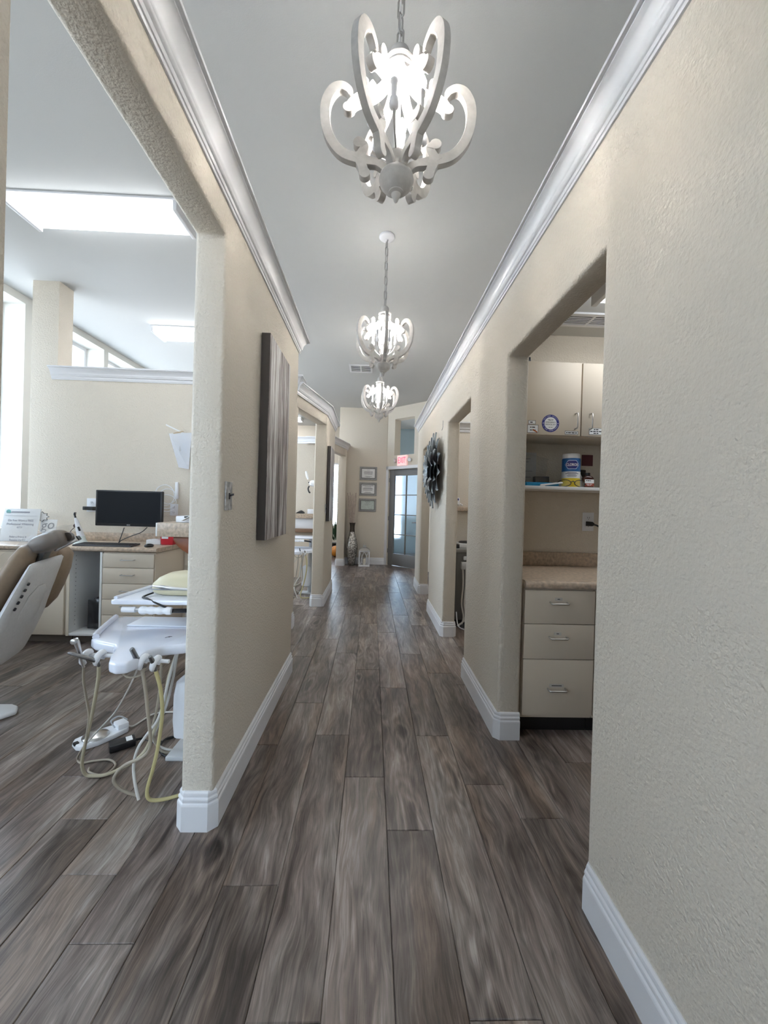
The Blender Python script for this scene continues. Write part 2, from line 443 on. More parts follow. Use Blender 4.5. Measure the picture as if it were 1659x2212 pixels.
S(B((-.735, 8.49, 0), (-.567, 8.8, 2.585), 'wall_stub', PAINT, bevel=.012), 'narrow beige wall stub left of the tall vase', 'wall')
crown('trim_4', [(-.80, 7.6), (-.567, 8.49), (-.567, 8.8)][::-1], 2.475, 'white crown moulding on the stub above the tall vase')
base('baseboard_stub', [(-.567, 8.8), (-.567, 8.49), (-.735, 8.49), (-.735, 8.8)][::-1][::-1], 'white baseboard round the stub left of the vase', closed=False)

# ---- far wall, angled door wall
S(B((-.754, 8.8, 0), (.31, 8.95, CEIL), 'wall_far', PAINT, bevel=.012), 'tall beige end wall behind the vase and certificates', 'wall')
base('baseboard_far', [(.30, 8.8), (-.567, 8.8)], 'white baseboard at the foot of the end wall', closed=False)
DA = Vector((.30, 8.82, 0)); DD = Vector((.70711, -.70711, 0)); DN = Vector((-.70711, -.70711, 0))   # along the door wall, towards the hall
def D(t, z, n=0): return DA+DD*t+DN*n+Vector((0, 0, z))
dw = MB()
def dbox(mb, t0, t1, z0, z1, n0, n1):
    c = D((t0+t1)/2, (z0+z1)/2, (n0+n1)/2)
    return mb.obox(c, t1-t0, abs(n1-n0), z1-z0, ax=DD, ay=DN)
for (t0, t1, z0, z1) in ((-.03, .08, 0, 2.1), (.945, 2.2, 0, 2.1), (-.03, 2.2, 2.1, 2.40), (-.03, .225, 2.4, 3.19), (.775, 2.2, 2.4, 3.19), (-.03, 2.2, 3.19, CEIL)):
    dbox(dw, t0, t1, z0, z1, -.19, 0)
S(dw.build('wall_door', PAINT), 'angled beige wall holding the glazed door and a transom opening', 'wall')
# door leaf with glazing
door = thing('door_1', 'grey door with eight frosted panes at the end of the hall', 'door', tuple(D(.51, 0, -.03)), kind='structure')
DOORM = mat('taupe_grey_door_paint', (.165, .16, .158), .45)
lf = MB(); gx0, gx1, gz0, gz1 = .225, .885, .27, 1.96
for (t0, t1, z0, z1) in ((.085, gx0, .012, 2.095), (gx1, .94, .012, 2.095), (gx0, gx1, .012, gz0), (gx0, gx1, gz1, 2.095)):
    dbox(lf, t0, t1, z0, z1, -.075, -.03)
lf.build('leaf', DOORM, door, bevel=.002)
mu = .018; cw = (gx1-gx0-mu)/2; ch_ = (gz1-gz0-3*mu)/4
dbox(MB(), 0, 1, 0, 1, 0, 1)
mm_ = MB(); dbox(mm_, gx0+cw, gx0+cw+mu, gz0, gz1, -.07, -.035); mm_.build('muntin', DOORM, door, bevel=.002)
for r in range(3):
    zz = gz0+ch_*(r+1)+mu*r
    for c_ in range(2):
        mm_ = MB(); dbox(mm_, gx0+(cw+mu)*c_, gx0+(cw+mu)*c_+cw, zz, zz+mu, -.07, -.035); mm_.build('muntin', DOORM, door, bevel=.002)
FROST = mat('frosted_glass', (.72, .84, .93), .10, trans=1)
for r in range(4):
    for c_ in range(2):
        mm_ = MB(); t0 = gx0+(cw+mu)*c_; z0 = gz0+(ch_+mu)*r
        dbox(mm_, t0, t0+cw, z0, z0+ch_, -.056, -.05); mm_.build('pane', FROST, door)
for z in (.32, 1.03, 1.87):
    h = MB(); h.cyl(D(.082, z-.045, -.022), D(.082, z+.045, -.022), .008); h.build('hinge', DKSTEEL, door, smooth=True)
hd = MB(); dbox(hd, .895, .925, .86, 1.06, -.03, -.022); ho = hd.build('handle_plate', CHROME, door, bevel=.003)
hd = MB(); hd.tube([D(.91, .97, -.022), D(.91, .97, .03), D(.88, .97, .035), D(.80, .965, .035)], .009); hd.build('lever', DKSTEEL, ho, smooth=True)
cs = MB()
for (t0, t1, z0, z1) in ((.0, .075, 0, 2.17), (.95, 1.03, 0, 2.17), (.0, 1.03, 2.1, 2.17)): dbox(cs, t0, t1, z0, z1, 0, .018)
S(cs.build('trim_5', TRIM, bevel=.004), 'white casing round the glazed hall door', 'trim')

# ---- rest of the far end: lobby, far side room
S(B((-4.2, 11.0, 0), (-1.75, 11.15, CEIL), 'wall_end_left', PAINT, bevel=0), 'beige outer wall of the far left room', 'wall')
def window_wall(name, axis, c0, c1, lo, hi, opens, label, z_top=CEIL, m=PAINT):
    """wall slab along 'x' or 'y' at c0..c1 (other axis) with window openings (a0,a1,z0,z1)"""
    mb = MB()
    def bx(a0, a1, z0, z1):
        if a1-a0 < 1e-4 or z1-z0 < 1e-4: return
        if axis == 'x': mb.box((a0, c0, z0), (a1, c1, z1))
        else: mb.box((c0, a0, z0), (c1, a1, z1))
    a = lo
    for (a0, a1, z0, z1) in opens:
        bx(a, a0, 0, z_top); bx(a0, a1, 0, z0); bx(a0, a1, z1, z_top); a = a1
    bx(a, hi, 0, z_top)
    return S(mb.build(name, m), label, 'wall')
def window(name, axis, c, a0, a1, z0, z1, label, rows=(), cols=(), blinds=None, inward=-1):
    o = thing(name, label, 'window', (c, (a0+a1)/2, z0) if axis == 'y' else ((a0+a1)/2, c, z0), kind='structure')
    def bx(p, q, n0, n1): return ((n0, p[0], p[1]), (n1, q[0], q[1])) if axis == 'y' else ((p[0], n0, p[1]), (q[0], n1, q[1]))
    fr = .045
    mb = MB()
    for (p, q) in (((a0, z0), (a1, z0+fr)), ((a0, z1-fr), (a1, z1)), ((a0, z0+fr), (a0+fr, z1-fr)), ((a1-fr, z0+fr), (a1, z1-fr))): mb.box(*bx(p, q, c-.03, c+.03))
    mb.build('frame', TRIM, o)
    for r in rows: MB().box(*bx((a0+fr, r-.02), (a1-fr, r+.02), c-.02, c+.02)).build('rail', DKSTEEL if False else TRIM, o)
    for r in cols: MB().box(*bx((r-.02, z0+fr), (r+.02, z1-fr), c-.02, c+.02)).build('mullion', TRIM, o)
    MB().box(*bx((a0+fr, z0+fr), (a1-fr, z1-fr), c-.004, c+.004)).build('pane', clear_film('clear_pane', (.9, .95, 1), .06, .03) if 'pane' not in MATS else MATS['pane'], o)
    if blinds:
        b0, b1, step, nn = blinds
        z = b0
        sl = None
        while z < b1:
            if sl is None:
                m_ = MB()
                n0 = c+nn
                dz = .013
                if axis == 'y': m_.add([(n0-.024, a0+.05, z-dz), (n0+.024, a0+.05, z+dz), (n0+.024, a1-.05, z+dz), (n0-.024, a1-.05, z-dz), (n0-.024, a0+.05, z-dz+.003), (n0+.024, a0+.05, z+dz+.003), (n0+.024, a1-.05, z+dz+.003), (n0-.024, a1-.05, z-dz+.003)], [(0,3,2,1),(4,5,6,7),(0,1,5,4),(1,2,6,5),(2,3,7,6),(3,0,4,7)])
                else: m_.add([(a0+.05, n0-.024, z-dz), (a0+.05, n0+.024, z+dz), (a1-.05, n0+.024, z+dz), (a1-.05, n0-.024, z-dz), (a0+.05, n0-.024, z-dz+.003), (a0+.05, n0+.024, z+dz+.003), (a1-.05, n0+.024, z+dz+.003), (a1-.05, n0-.024, z-dz+.003)], [(0,3,2,1),(4,5,6,7),(0,1,5,4),(1,2,6,5),(2,3,7,6),(3,0,4,7)])
                sl = m_.build('slat', WHITEP, o); zz0 = z
            else:
                c2 = link('slat', sl.data, o); c2.location.z = z-zz0
            z += step
    return o
MATS['pane'] = clear_film('clear_pane', (.9, .95, 1), .06, .03)
window_wall('wall_end_far', 'x', 11.0, 11.15, -1.75, .30, [(-1.62, -.80, .72, 2.45)], 'beige outer wall beyond the stub with a blind-covered window')
window_wall('wall_end_lobby', 'x', 11.0, 11.15, .30, 3.35, [(.36, .84, .4, 2.35), (1.75, 3.1, .2, 2.6)], 'outer wall at the very end, coloured blue like daylight in the door panes', m=mat('daylight_blue_lobby', (.60, .76, .88), .8))  # wall colour stands in for bluish daylight behind the door panes
window('window_1', 'x', 11.08, -1.62, -.80, .72, 2.45, 'blind-covered window glimpsed beyond the stub with the vase', blinds=(.80, 2.42, .046, -.07))
window('window_2', 'x', 11.08, .36, .84, .4, 2.35, 'blind-covered window seen through the left door panes', blinds=(.75, 2.3, .075, -.07))
window('window_3', 'x', 11.08, 1.75, 3.1, .2, 2.6, 'unseen lobby window added to light the space behind the glazed door')  # out of view, added to brighten the lobby behind the door
S(B((.30, 8.95, 0), (.31, 11.0, CEIL), 'wall_lobby', PAINT, bevel=0), 'beige side wall of the lobby behind the door', 'wall')
S(B((3.2, -2.6, 0), (3.35, 11.0, CEIL), 'wall_outer_right', PAINT, bevel=0), 'beige outer wall on the right of the building', 'wall')
S(B((1.84, 7.15, 0), (3.2, 7.27, CEIL), 'wall_lobby_right', PAINT, bevel=0), 'beige wall between the lobby and the right rooms', 'wall')

# ---- left treatment room: outer wall with deep windows, partition and column
XO = -3.81
OPL = [(3.55, 4.44, .95, 3.37), (4.53, 5.71, .95, 3.37), (5.80, 7.0, .95, 3.37), (7.1, 8.3, .95, 3.37)]
OPB = [(-1.9, -.5, .95, 3.37), (.6, 1.85, .95, 3.37)]
window_wall('wall_outer_left', 'y', XO, XO-.32, -2.6, 11.0, OPB+OPL, 'pale outer wall with deep tall window recesses', m=mat('pale_window_wall_paint', (.70, .69, .65), .75))
for i, (a0, a1, z0, z1) in enumerate(OPB+OPL):
    lab = ['tall clear window behind the camera side of the treatment room', 'tall clear window at the near end of the treatment room',
           'tall window recess left of the column in the treatment room', 'tall window with white blinds behind the column', 'tall window beyond the partition top', 'last tall window of the outer left wall'][i]
    window('window_%d' % (4+i), 'y', XO-.27, a0, a1, z0, z1, lab, rows=(2.45,), blinds=(1.0, 2.35, .05, .06) if i == 3 else None)
PY = 4.10
S(B((-3.45, PY, 0), (-.80, PY+.12, 2.56), 'wall_partition', PAINT, bevel=0), 'beige partition behind the treatment room desk, open above', 'wall')
S(B((-3.45, PY, 2.56), (-3.19, PY+.19, CEIL), 'wall_column', PAINT, bevel=.0), 'square beige column rising from the partition to the ceiling', 'column')
crown('trim_6', [(-3.24, PY), (-.80, PY), (-.80, PY+.12), (-3.19, PY+.12)][::-1], 2.465, 'white crown moulding capping the partition behind the monitor')
base('baseboard_partition', [(-.80, PY+.12), (-.80, PY), (-1.86, PY)][::-1][::-1], 'white baseboard at the right end of the desk partition', closed=False)
# second left room partition
S(B((-3.6, 7.5, 0), (-.80, 7.62, 2.53), 'wall_partition', PAINT, bevel=.008), 'pale partition at the back of the second left room', 'wall')
crown('trim_7', [(-3.6, 7.5), (-1.26, 7.5), (-1.20, 7.44), (-.80, 7.44)][::-1], 2.42, 'white crown moulding on the second left room partition')
# back of the hall behind the camera; its windows are added for daylight
window_wall('wall_back', 'x', -2.75, -2.6, -4.1, 3.35, [(-2.7, -1.5, .9, 2.9), (.5, 1.4, .1, 2.3)], 'beige wall behind the camera with openings added for daylight')
window('window_20', 'x', -2.68, -2.7, -1.5, .9, 2.9, 'assumed window behind the camera, added for daylight', cols=(-2.1,))
window('window_21', 'x', -2.68, .5, 1.4, .1, 2.3, 'assumed tall glazing behind the camera, added for daylight')
# ---- right rooms
S(B((XR2, 2.87, 0), (3.2, 2.98, 2.565), 'wall_supply', PAINT, bevel=0), 'beige back wall of the supply room behind the cabinets', 'wall')
S(B((XR2, -.42, 0), (3.2, -.30, 2.565), 'wall_supply_near', PAINT, bevel=0), 'beige near wall of the supply room', 'wall')
S(B((XR2+.06, 5.02, 0), (3.2, 5.14, 2.36), 'wall_partition', PAINT, bevel=.008), 'pale partition inside the second right room', 'wall')
crown('trim_8', [(XR2+.06, 5.14), (XR2+.06, 5.02), (3.2, 5.02)][::-1], 2.25, 'white crown moulding on the right room partition')
S(B((-40, -30, -.3), (30, 40, -.13), 'ground', mat('pale_bounce_ground', (.46, .46, .45), .9, noise=.1, nscale=3), bevel=0), 'ground outside the windows, made pale to bounce sunlight onto the ceilings', 'ground')  # pale colour chosen so sunlight bounces up to the ceilings
# ================================================================== CHANDELIERS
WASH = mat('whitewashed_wood', (.52, .50, .475), .62, noise=.10, nscale=38, bump=.12, bscale=70)
CHAINM = mat('pewter_chain', (.42, .41, .40), .35, .9)
BULBM = mat('lit_bulb_glass', (1, .98, .95), .3, emit=(1, .955, .90), estr=BULB)
def stroke2d(pts, wid, k=6):
    P = spline([(p[0], p[1], 0) for p in pts], k); n = len(P); L = []; R_ = []
    m = len(pts)-1
    for i, p in enumerate(P):
        t = P[min(i+1, n-1)]-P[max(i-1, 0)]; t.normalize(); nn = Vector((-t.y, t.x, 0))
        u = i/(n-1)*m; a = min(int(u), m-1); ww = wid[a]+(wid[a+1]-wid[a])*(u-a)
        L.append(p+nn*ww/2); R_.append(p-nn*ww/2)
    return L, R_
def arm_mesh():
    mb = MB(); T = [.022]
    def strip(pts, wid, th):
        L, R_ = stroke2d(pts, wid)
        for i in range(len(L)-1):
            pass
        n = len(L)
        rings = [[(L[i].x, -th/2, L[i].y), (L[i].x, th/2, L[i].y), (R_[i].x, th/2, R_[i].y), (R_[i].x, -th/2, R_[i].y)] for i in range(n)]
        mb.loft(rings)
    def disc(c, r, th, sx=1, sy=1, rot=0, n=18):
        poly = []
        for k in range(n):
            a = 2*PI*k/n; x = r*sx*math.cos(a); y = r*sy*math.sin(a)
            poly.append((c[0]+x*math.cos(rot)-y*math.sin(rot), c[1]+x*math.sin(rot)+y*math.cos(rot)))
        mb.prism(poly, lambda a, b: (a, -th/2, b), lambda a, b: (a, th/2, b))
    # outer C band
    strip([(.151,.372),(.160,.392),(.183,.405),(.208,.394),(.228,.355),(.233,.305),(.224,.245),(.200,.195),(.168,.164),(.125,.150)], [.012,.024,.030,.032,.031,.030,.030,.031,.033,.036], .0220)
    # upper S from the collar outwards, with knobs
    strip([(.030,.478),(.036,.440),(.052,.405),(.082,.380),(.115,.368),(.142,.350),(.156,.330)], [.026,.026,.030,.038,.040,.034,.026], .0224)
    disc((.158,.330), .0185, .0226)
    disc((.113,.408), .0165, .0228, 1, 1.75, .25)
    # lower arch to the hub, with knobs
    strip([(.030,.098),(.040,.120),(.062,.136),(.090,.142),(.128,.150)], [.026,.025,.025,.030,.038], .0224)
    strip([(.128,.146),(.112,.170),(.104,.192),(.116,.206)], [.036,.030,.026,.022], .0226)
    disc((.122,.206), .0185, .0228)
    strip([(.118,.146),(.110,.122),(.104,.100)], [.036,.030,.030], .0226)
    disc((.102,.098), .0178, .0228)
    return mb.mesh('arm', WASH, bevel=.0016, seg=1, ang=60)
ARM = arm_mesh()
def chandelier_proto():
    t = thing('chandelier', '', 'chandelier', (0, 0, 0), 'whitewashed scroll chandeliers along the hall')
    MB().lathe([(.002,0),(.006,.006),(.010,.020),(.014,.026),(.015,.032),(.024,.036),(.024,.040),(.040,.050),(.052,.066),(.056,.082),(.052,.098),(.040,.108),(.036,.114),(.030,.122),(.030,.150),(.034,.158),(.034,.166),(.020,.172),(.006,.176)], 28).build('hub', WASH, t, smooth=True)
    MB().cyl((0,0,.17), (0,0,.47), .007, n=12).build('stem', TRIM, t, smooth=True)
    MB().lathe([(.020,.440),(.046,.452),(.050,.458),(.050,.466),(.044,.470),(.044,.480),(.050,.484),(.050,.492),(.036,.497),(.033,.503),(.033,.522),(.030,.538),(.020,.550),(.008,.557)], 28).build('cap', WASH, t, smooth=True)
    for k in range(6):
        o = link('arm', ARM, t, world=False); o.rotation_euler = (0, 0, k*PI/3)
    for k in range(6):
        a = (k+.34)*PI/3; c, s = math.cos(a), math.sin(a); R = .088
        cn = MB().lathe([(.004,.240),(.010,.243),(.0145,.248),(.0145,.272),(.0105,.275),(.0105,.318),(.0135,.322),(.0135,.334),(.008,.338)], 14, (R*c, R*s, 0)).build('candle', TRIM, t, smooth=True)
        P = spline([(.026*c,.026*s,.160),(.045*c,.045*s,.178),(.065*c,.065*s,.198),(.080*c,.080*s,.222),(R*c,R*s,.243)], 4)
        MB().tube(P, .0034, 6).build('candle_arm', CHAINM, cn, smooth=True)
        MB().lathe([(.007,.337),(.0155,.354),(.0165,.366),(.010,.386),(.002,.400)], 8, (R*c, R*s, 0)).build('bulb', BULBM, cn, smooth=True)
    return t
def chain(t, z0, z1, parent_world):
    n = max(3, round((z1-z0)/.056)); step = (z1-z0)/n
    ll = step+.012
    pts = []
    for k in range(20):
        a = 2*PI*k/20
        pts.append((.011*math.cos(a), 0, (ll/2-.011)*(1 if math.sin(a) > 0 else -1)+.011*math.sin(a)))
    me = MB().tube(pts, .0030, 6, closed=True).mesh('chain_link', CHAINM, smooth=True)
    for k in range(n):
        o = link('chain_link', me, t, world=False); o.location = (0, 0, z0+step*(k+.5)); o.rotation_euler = (0, 0, (PI/2 if k % 2 else 0)+.5)
    MB().tube([(0.003,0,z0-.005), (-.004,.003,z0+(z1-z0)*.3), (.004,-.003,z0+(z1-z0)*.65), (0,0,z1)], .0022, 6).build('cord', mat('clear_cord', (.5, .5, .5), .4), None).parent = t
CH = [((.052, 1.34, 2.30), PI/2+PI/6-.03, 'large whitewashed scroll chandelier hanging nearest the camera'),
      ((.062, 3.20, 2.325), PI/2+.05, 'whitewashed scroll chandelier in the middle of the row of three'),
      ((.060, 4.97, 2.330), PI/2+.10, 'smallest-looking whitewashed scroll chandelier, farthest down the hall')]
proto = chandelier_proto()
for i, (loc, rz, lab) in enumerate(CH):
    c = proto if i == 0 else copy_tree(proto)
    c.location = loc; c.scale = (1.05, 1.05, .94) if i == 0 else (1.02, 1.02, 1.02); c.rotation_euler = (0, 0, rz); c['label'] = lab
roots = [o for o in bpy.data.objects if o.type == 'EMPTY' and o.name.startswith('chandelier')]
for c in roots:
    top = (CEIL-c.location.z)/c.scale[2]
    chain(c, .552, top-.036, c)
    cp = MB().lathe([(.060,top),(.062,top-.010),(.056,top-.018),(.040,top-.026),(.014,top-.030),(.008,top-.040)], 28).build('canopy', TRIM, None, smooth=True)
    cp.parent = c

# ================================================================== ceiling fixtures and vents
DIFF = mat('lit_acrylic_diffuser', (.95, .97, 1), .5, emit=(.93, .97, 1.0), estr=FLUOR)
DIFF_FAR = mat('bright_acrylic_diffuser', (.95, .97, 1), .5, emit=(.95, .97, 1.0), estr=FLUOR_FAR)
def fluor(x0, x1, y0, y1, z, label, g='wraparound ceiling lights', dm=None):
    t = thing('ceiling_light', label, 'ceiling light', ((x0+x1)/2, (y0+y1)/2, z), g)
    d = .075
    mb = MB()
    if x1-x0 > y1-y0:
        prof = [(y0+.015, z-.012), (y0+.05, z-d), (y1-.05, z-d), (y1-.015, z-.012)]
        mb.prism(prof, lambda a, b: (x0+.03, a, b), lambda a, b: (x1-.03, a, b))
        ends = [((x0, y0+.01, z-d-.006), (x0+.03, y1-.01, z)), ((x1-.03, y0+.01, z-d-.006), (x1, y1-.01, z))]
    else:
        prof = [(x0+.015, z-.012), (x0+.05, z-d), (x1-.05, z-d), (x1-.015, z-.012)]
        mb.prism(prof, lambda a, b: (a, y0+.03, b), lambda a, b: (a, y1-.03, b))
        ends = [((x0+.01, y0, z-d-.006), (x1-.01, y0+.03, z)), ((x0+.01, y1-.03, z-d-.006), (x1-.01, y1, z))]
    mb.build('diffuser', dm or DIFF, t)
    for a, b_ in ends: B(a, b_, 'end_cap', TRIM, t, bevel=.004)
    B((x0, y0, z-.014), (x1, y1, z), 'pan', TRIM, t, bevel=.002)
    return t
fluor(-2.68, -1.46, 2.90, 3.24, CEIL, 'bright long ceiling light above the dental chair')
fluor(-2.80, -1.56, 5.02, 5.36, CEIL, 'ceiling light beyond the partition top, near the high windows', dm=DIFF_FAR)
fluor(-3.0, -1.8, 9.9, 10.25, CEIL, 'ceiling light of the far left room glimpsed over the second opening', dm=DIFF_FAR)
fluor(-2.7, -1.5, 8.3, 8.63, CEIL, 'extra ceiling light added in the far left room to brighten the far end', dm=DIFF_FAR)  # extra fixture, added for more light at the far end
fluor(1.25, 2.45, 1.98, 2.31, 2.565, 'ceiling light inside the supply room')
fluor(1.3, 2.5, 3.9, 4.2, CEIL, 'unseen ceiling light added in the second right room to brighten the hall', dm=DIFF_FAR)  # unseen fixture, added so its light spills through the opening
fluor(1.3, 2.5, 5.7, 6.0, CEIL, 'unseen ceiling light added in the third right room to brighten the hall', dm=DIFF_FAR)  # another unseen fixture, put in to brighten the far hall
VENTM = mat('vent_dark_cavity', (.05, .05, .05), .9)
def vent(x0, x1, y0, y1, z, label, nx=2, n=9):
    t = thing('ceiling_vent', label, 'vent', ((x0+x1)/2, (y0+y1)/2, z))
    B((x0+.02, y0+.02, z-.004), (x1-.02, y1-.02, z-.001), 'cavity', VENTM, t, bevel=0)
    f = MB(); fr = .028
    f.box((x0, y0, z-.012), (x1, y0+fr, z)).box((x0, y1-fr, z-.012), (x1, y1, z)).box((x0, y0+fr, z-.012), (x0+fr, y1-fr, z)).box((x1-fr, y0+fr, z-.012), (x1, y1-fr, z))
    f.build('frame', TRIM, t)
    for k in range(1, nx): B((x0+(x1-x0)*k/nx-.008, y0+fr, z-.011), (x0+(x1-x0)*k/nx+.008, y1-fr, z-.002), 'divider', TRIM, t, bevel=0)
    for k in range(n):
        y = y0+fr+(y1-y0-2*fr)*(k+.5)/n
        MB().obox(((x0+x1)/2, y, z-.008), x1-x0-2*fr, .006, .0015, az=(0, .6, .8)).build('louvre', TRIM, t)
    return t
vent(-.41, -.05, 6.12, 6.46, CEIL, 'square white ceiling vent left of the middle chandelier', n=7)
vent(1.22, 1.62, 2.52, 2.70, 2.565, 'white ceiling vent inside the supply room', n=6)

# ================================================================== hall walls: art, switches, flower
ART = streak_art()
CANV = mat('dark_canvas_edge', (.055, .048, .045), .7)
def canvas(y0, y1, z0, z1, label):
    t = thing('canvas_painting', label, 'painting', (XL, (y0+y1)/2, z0), 'streaked canvases on the left wall')
    B((XL+.003, y0, z0), (XL+.046, y1, z1), 'stretcher', CANV, t, bevel=.002)
    o = B((XL+.046, y0+.0005, z0+.0005), (XL+.048, y1-.0005, z1-.0005), 'painted_face', ART, t, bevel=0)
    B((XL+.003, y0+(y1-y0)*.35, z1), (XL+.006, y0+(y1-y0)*.35+.002, z1+.028), 'hanging_wire', DKSTEEL, t, bevel=0)
canvas(2.06, 2.555, 1.09, 2.155, 'large streaked grey and brown canvas on the nearer left wall')
canvas(5.13, 5.60, 1.075, 2.04, 'streaked canvas seen nearly edge-on on the second left pier')
MARB = mat('marbled_grey_plate', (.42, .42, .42), .3, noise=.55, nscale=40, metal=.3)
def switch(y, z, label):
    t = thing('light_switch', label, 'light switch', (XL, y, z))
    B((XL, y-.036, z-.058), (XL+.007, y+.036, z+.058), 'plate', MARB, t, bevel=.003)
    B((XL+.007, y-.006, z-.013), (XL+.010, y+.006, z+.013), 'toggle_slot', DARK, t, bevel=.001)
    MB().obox((XL+.016, y, z+.004), .020, .007, .008, ax=(1, 0, .35)).build('toggle', DARK, t, bevel=.001)
switch(1.645, 1.306, 'marbled grey light switch between the opening and the large canvas')
switch(5.085, 1.235, 'small dark light switch beside the second canvas')
# metal flower
PET = mat('blue_grey_metal_petal', (.30, .33, .345), .4, .6, noise=.35, nscale=30)
fl = thing('metal_flower', 'layered blue-grey metal flower hung on the right wall', 'wall decor', (XR, 4.42, 1.70))
def petal(L, wd):
    mb = MB(); rings = []
    n = 7
    for i in range(n):
        u = i/(n-1); ww = wd*math.sin(PI*min(.97, (.12+.88*u)))**.75*(1-.15*u)+.004
        zz = .03*math.sin(u*2.4); r = .05+L*u
        rings.append([(r, -ww/2, zz+.012), (r, 0, zz), (r, ww/2, zz+.012), (r, ww/2, zz+.014), (r, 0, zz+.0022), (r, -ww/2, zz+.014)])
    mb.loft(rings)
    return mb.mesh('petal', PET, smooth=True)
for li, (L, wd, cnt, tilt, off) in enumerate(((.375, .165, 14, .05, .012), (.315, .150, 14, .10, .030), (.24, .13, 12, .17, .046), (.16, .10, 10, .30, .060))):
    pm_ = petal(L, wd)
    for k in range(cnt):
        o = link('petal', pm_, fl, world=False); a = 2*PI*(k+.5*(li % 2))/cnt+.1
        # local frame: flower axis = -x (towards the hall)
        rm = Matrix.Rotation(-PI/2, 4, 'Y') @ Matrix.Rotation(a, 4, 'Z') @ Matrix.Rotation(-tilt, 4, 'Y')
        o.matrix_basis = Matrix.Translation((-off, 0, 0)) @ rm
MB().lathe([(.07,-.002),(.085,-.070),(.07,-.088),(.03,-.096),(.004,-.097)], 20, (XR, 4.42, 1.70), 'x').build('centre', mat('dark_bronze', (.03, .028, .026), .4, .8), fl, smooth=True)
# little hook mark left on the wall
nl = MB(); nl.tube([(XR-.004, 4.20, 2.21), (XR-.004, 4.20, 2.14), (XR-.006, 4.245, 2.115)], .0022, 6)
tag(nl.build('wall_hook', DKSTEEL), 'thin wire hook on the wall above the metal flower', 'hook')

# ================================================================== end wall: certificates, vase, lantern, exit sign
FRM = mat('grey_wood_frame', (.30, .295, .285), .5, noise=.12, nscale=30)
def bars(parent, x0, x1, zc, rows, y, m=INK):
    mb = MB()
    for (dz, f, h) in rows:
        wd = (x1-x0)*f; c = (x0+x1)/2
        n = max(1, int(wd/.018)); r2 = random.Random(int((zc+dz)*1000))
        p = c-wd/2
        while p < c+wd/2-.004:
            q = min(p+r2.uniform(.006, .02), c+wd/2); mb.box((p, y-.0004, zc+dz-h/2), (q, y, zc+dz+h/2)); p = q+.004
    return mb.build('print', m, parent)
for (z0, z1, lab, rows, tint) in ((1.86, 2.15, 'topmost of the three grey-framed certificates', [(.075, .22, .006), (.035, .62, .010), (.012, .66, .012), (-.015, .60, .010), (-.062, .52, .007), (-.078, .3, .006)], PAPER),
                       (1.515, 1.805, 'middle of the three grey-framed certificates', [(.075, .84, .011), (.05, .5, .006), (.022, .66, .009), (.002, .74, .010), (-.022, .7, .009), (-.07, .40, .007), (-.084, .55, .006)], PAPER),
                       (1.165, 1.450, 'lowest of the three grey-framed certificates, greenish paper with signatures', [(.072, .40, .008), (.045, .25, .006), (.02, .42, .004), (0, .3, .004)], mat('greenish_certificate', (.56, .62, .58), .8, noise=.08, nscale=30))):
    t = thing('framed_certificate', lab, 'certificate', (-.095, 8.8, z0), 'certificates on the end wall')
    x0, x1 = -.285, .095; y = 8.8; fwd = .042
    f = MB()
    for (a0, a1, b0, b1) in ((x0, x1, z0, z0+fwd), (x0, x1, z1-fwd, z1), (x0, x0+fwd, z0+fwd, z1-fwd), (x1-fwd, x1, z0+fwd, z1-fwd)): f.box((a0, y-.022, b0), (a1, y-.001, b1))
    f.build('frame', FRM, t)
    f = MB(); i2 = fwd-.008
    for (a0, a1, b0, b1) in ((x0+i2, x1-i2, z0+i2, z0+fwd+.004), (x0+i2, x1-i2, z1-fwd-.004, z1-i2), (x0+i2, x0+fwd+.004, z0+fwd, z1-fwd), (x1-fwd-.004, x1-i2, z0+fwd, z1-fwd)): f.box((a0, y-.026, b0), (a1, y-.02, b1))
    f.build('inner_bead', mat('dark_grey_bead', (.12, .12, .12), .5), t)
    sh = B((x0+fwd, y-.010, z0+fwd), (x1-fwd, y-.004, z1-fwd), 'sheet', tint, t, bevel=0)
    bars(sh, x0+fwd, x1-fwd, (z0+z1)/2, rows, y-.0102)
    if z0 < 1.3:
        sg = MB()
        for sx_ in (-.22, .02, .055):
            sg.tube([( -.095+sx_*.9+u*.014, y-.0105, z0+.062+.008*math.sin(u*2.3)) for u in range(5)], .0012, 4)
        sg.build('signature', INK, sh)
VASEM = cells_metal('hammered_silver_mosaic', (.62, .60, .56), (.06, .05, .045), 44)
vx, vy = -.405, 8.60
vt = thing('floor_vase', 'tall hammered silver floor vase with flared neck', 'vase', (vx, vy, 0))
MB().lathe([(.055,0),(.066,.01),(.080,.10),(.105,.22),(.124,.33),(.126,.39),(.118,.47),(.098,.56),(.072,.65),(.054,.72)], 36, (vx, vy, 0)).build('body', VASEM, vt, smooth=True)
MB().lathe([(.054,.72),(.048,.79),(.050,.85),(.060,.895),(.070,.918),(.064,.918),(.054,.89),(.044,.85),(.042,.79),(.044,.73)], 32, (vx, vy, 0)).build('neck', mat('dark_bronze_neck', (.10, .085, .075), .35, .8), vt, smooth=True)
STICK = mat('pale_bamboo_stick', (.52, .43, .38), .6, noise=.2, nscale=25)
r3 = random.Random(11)
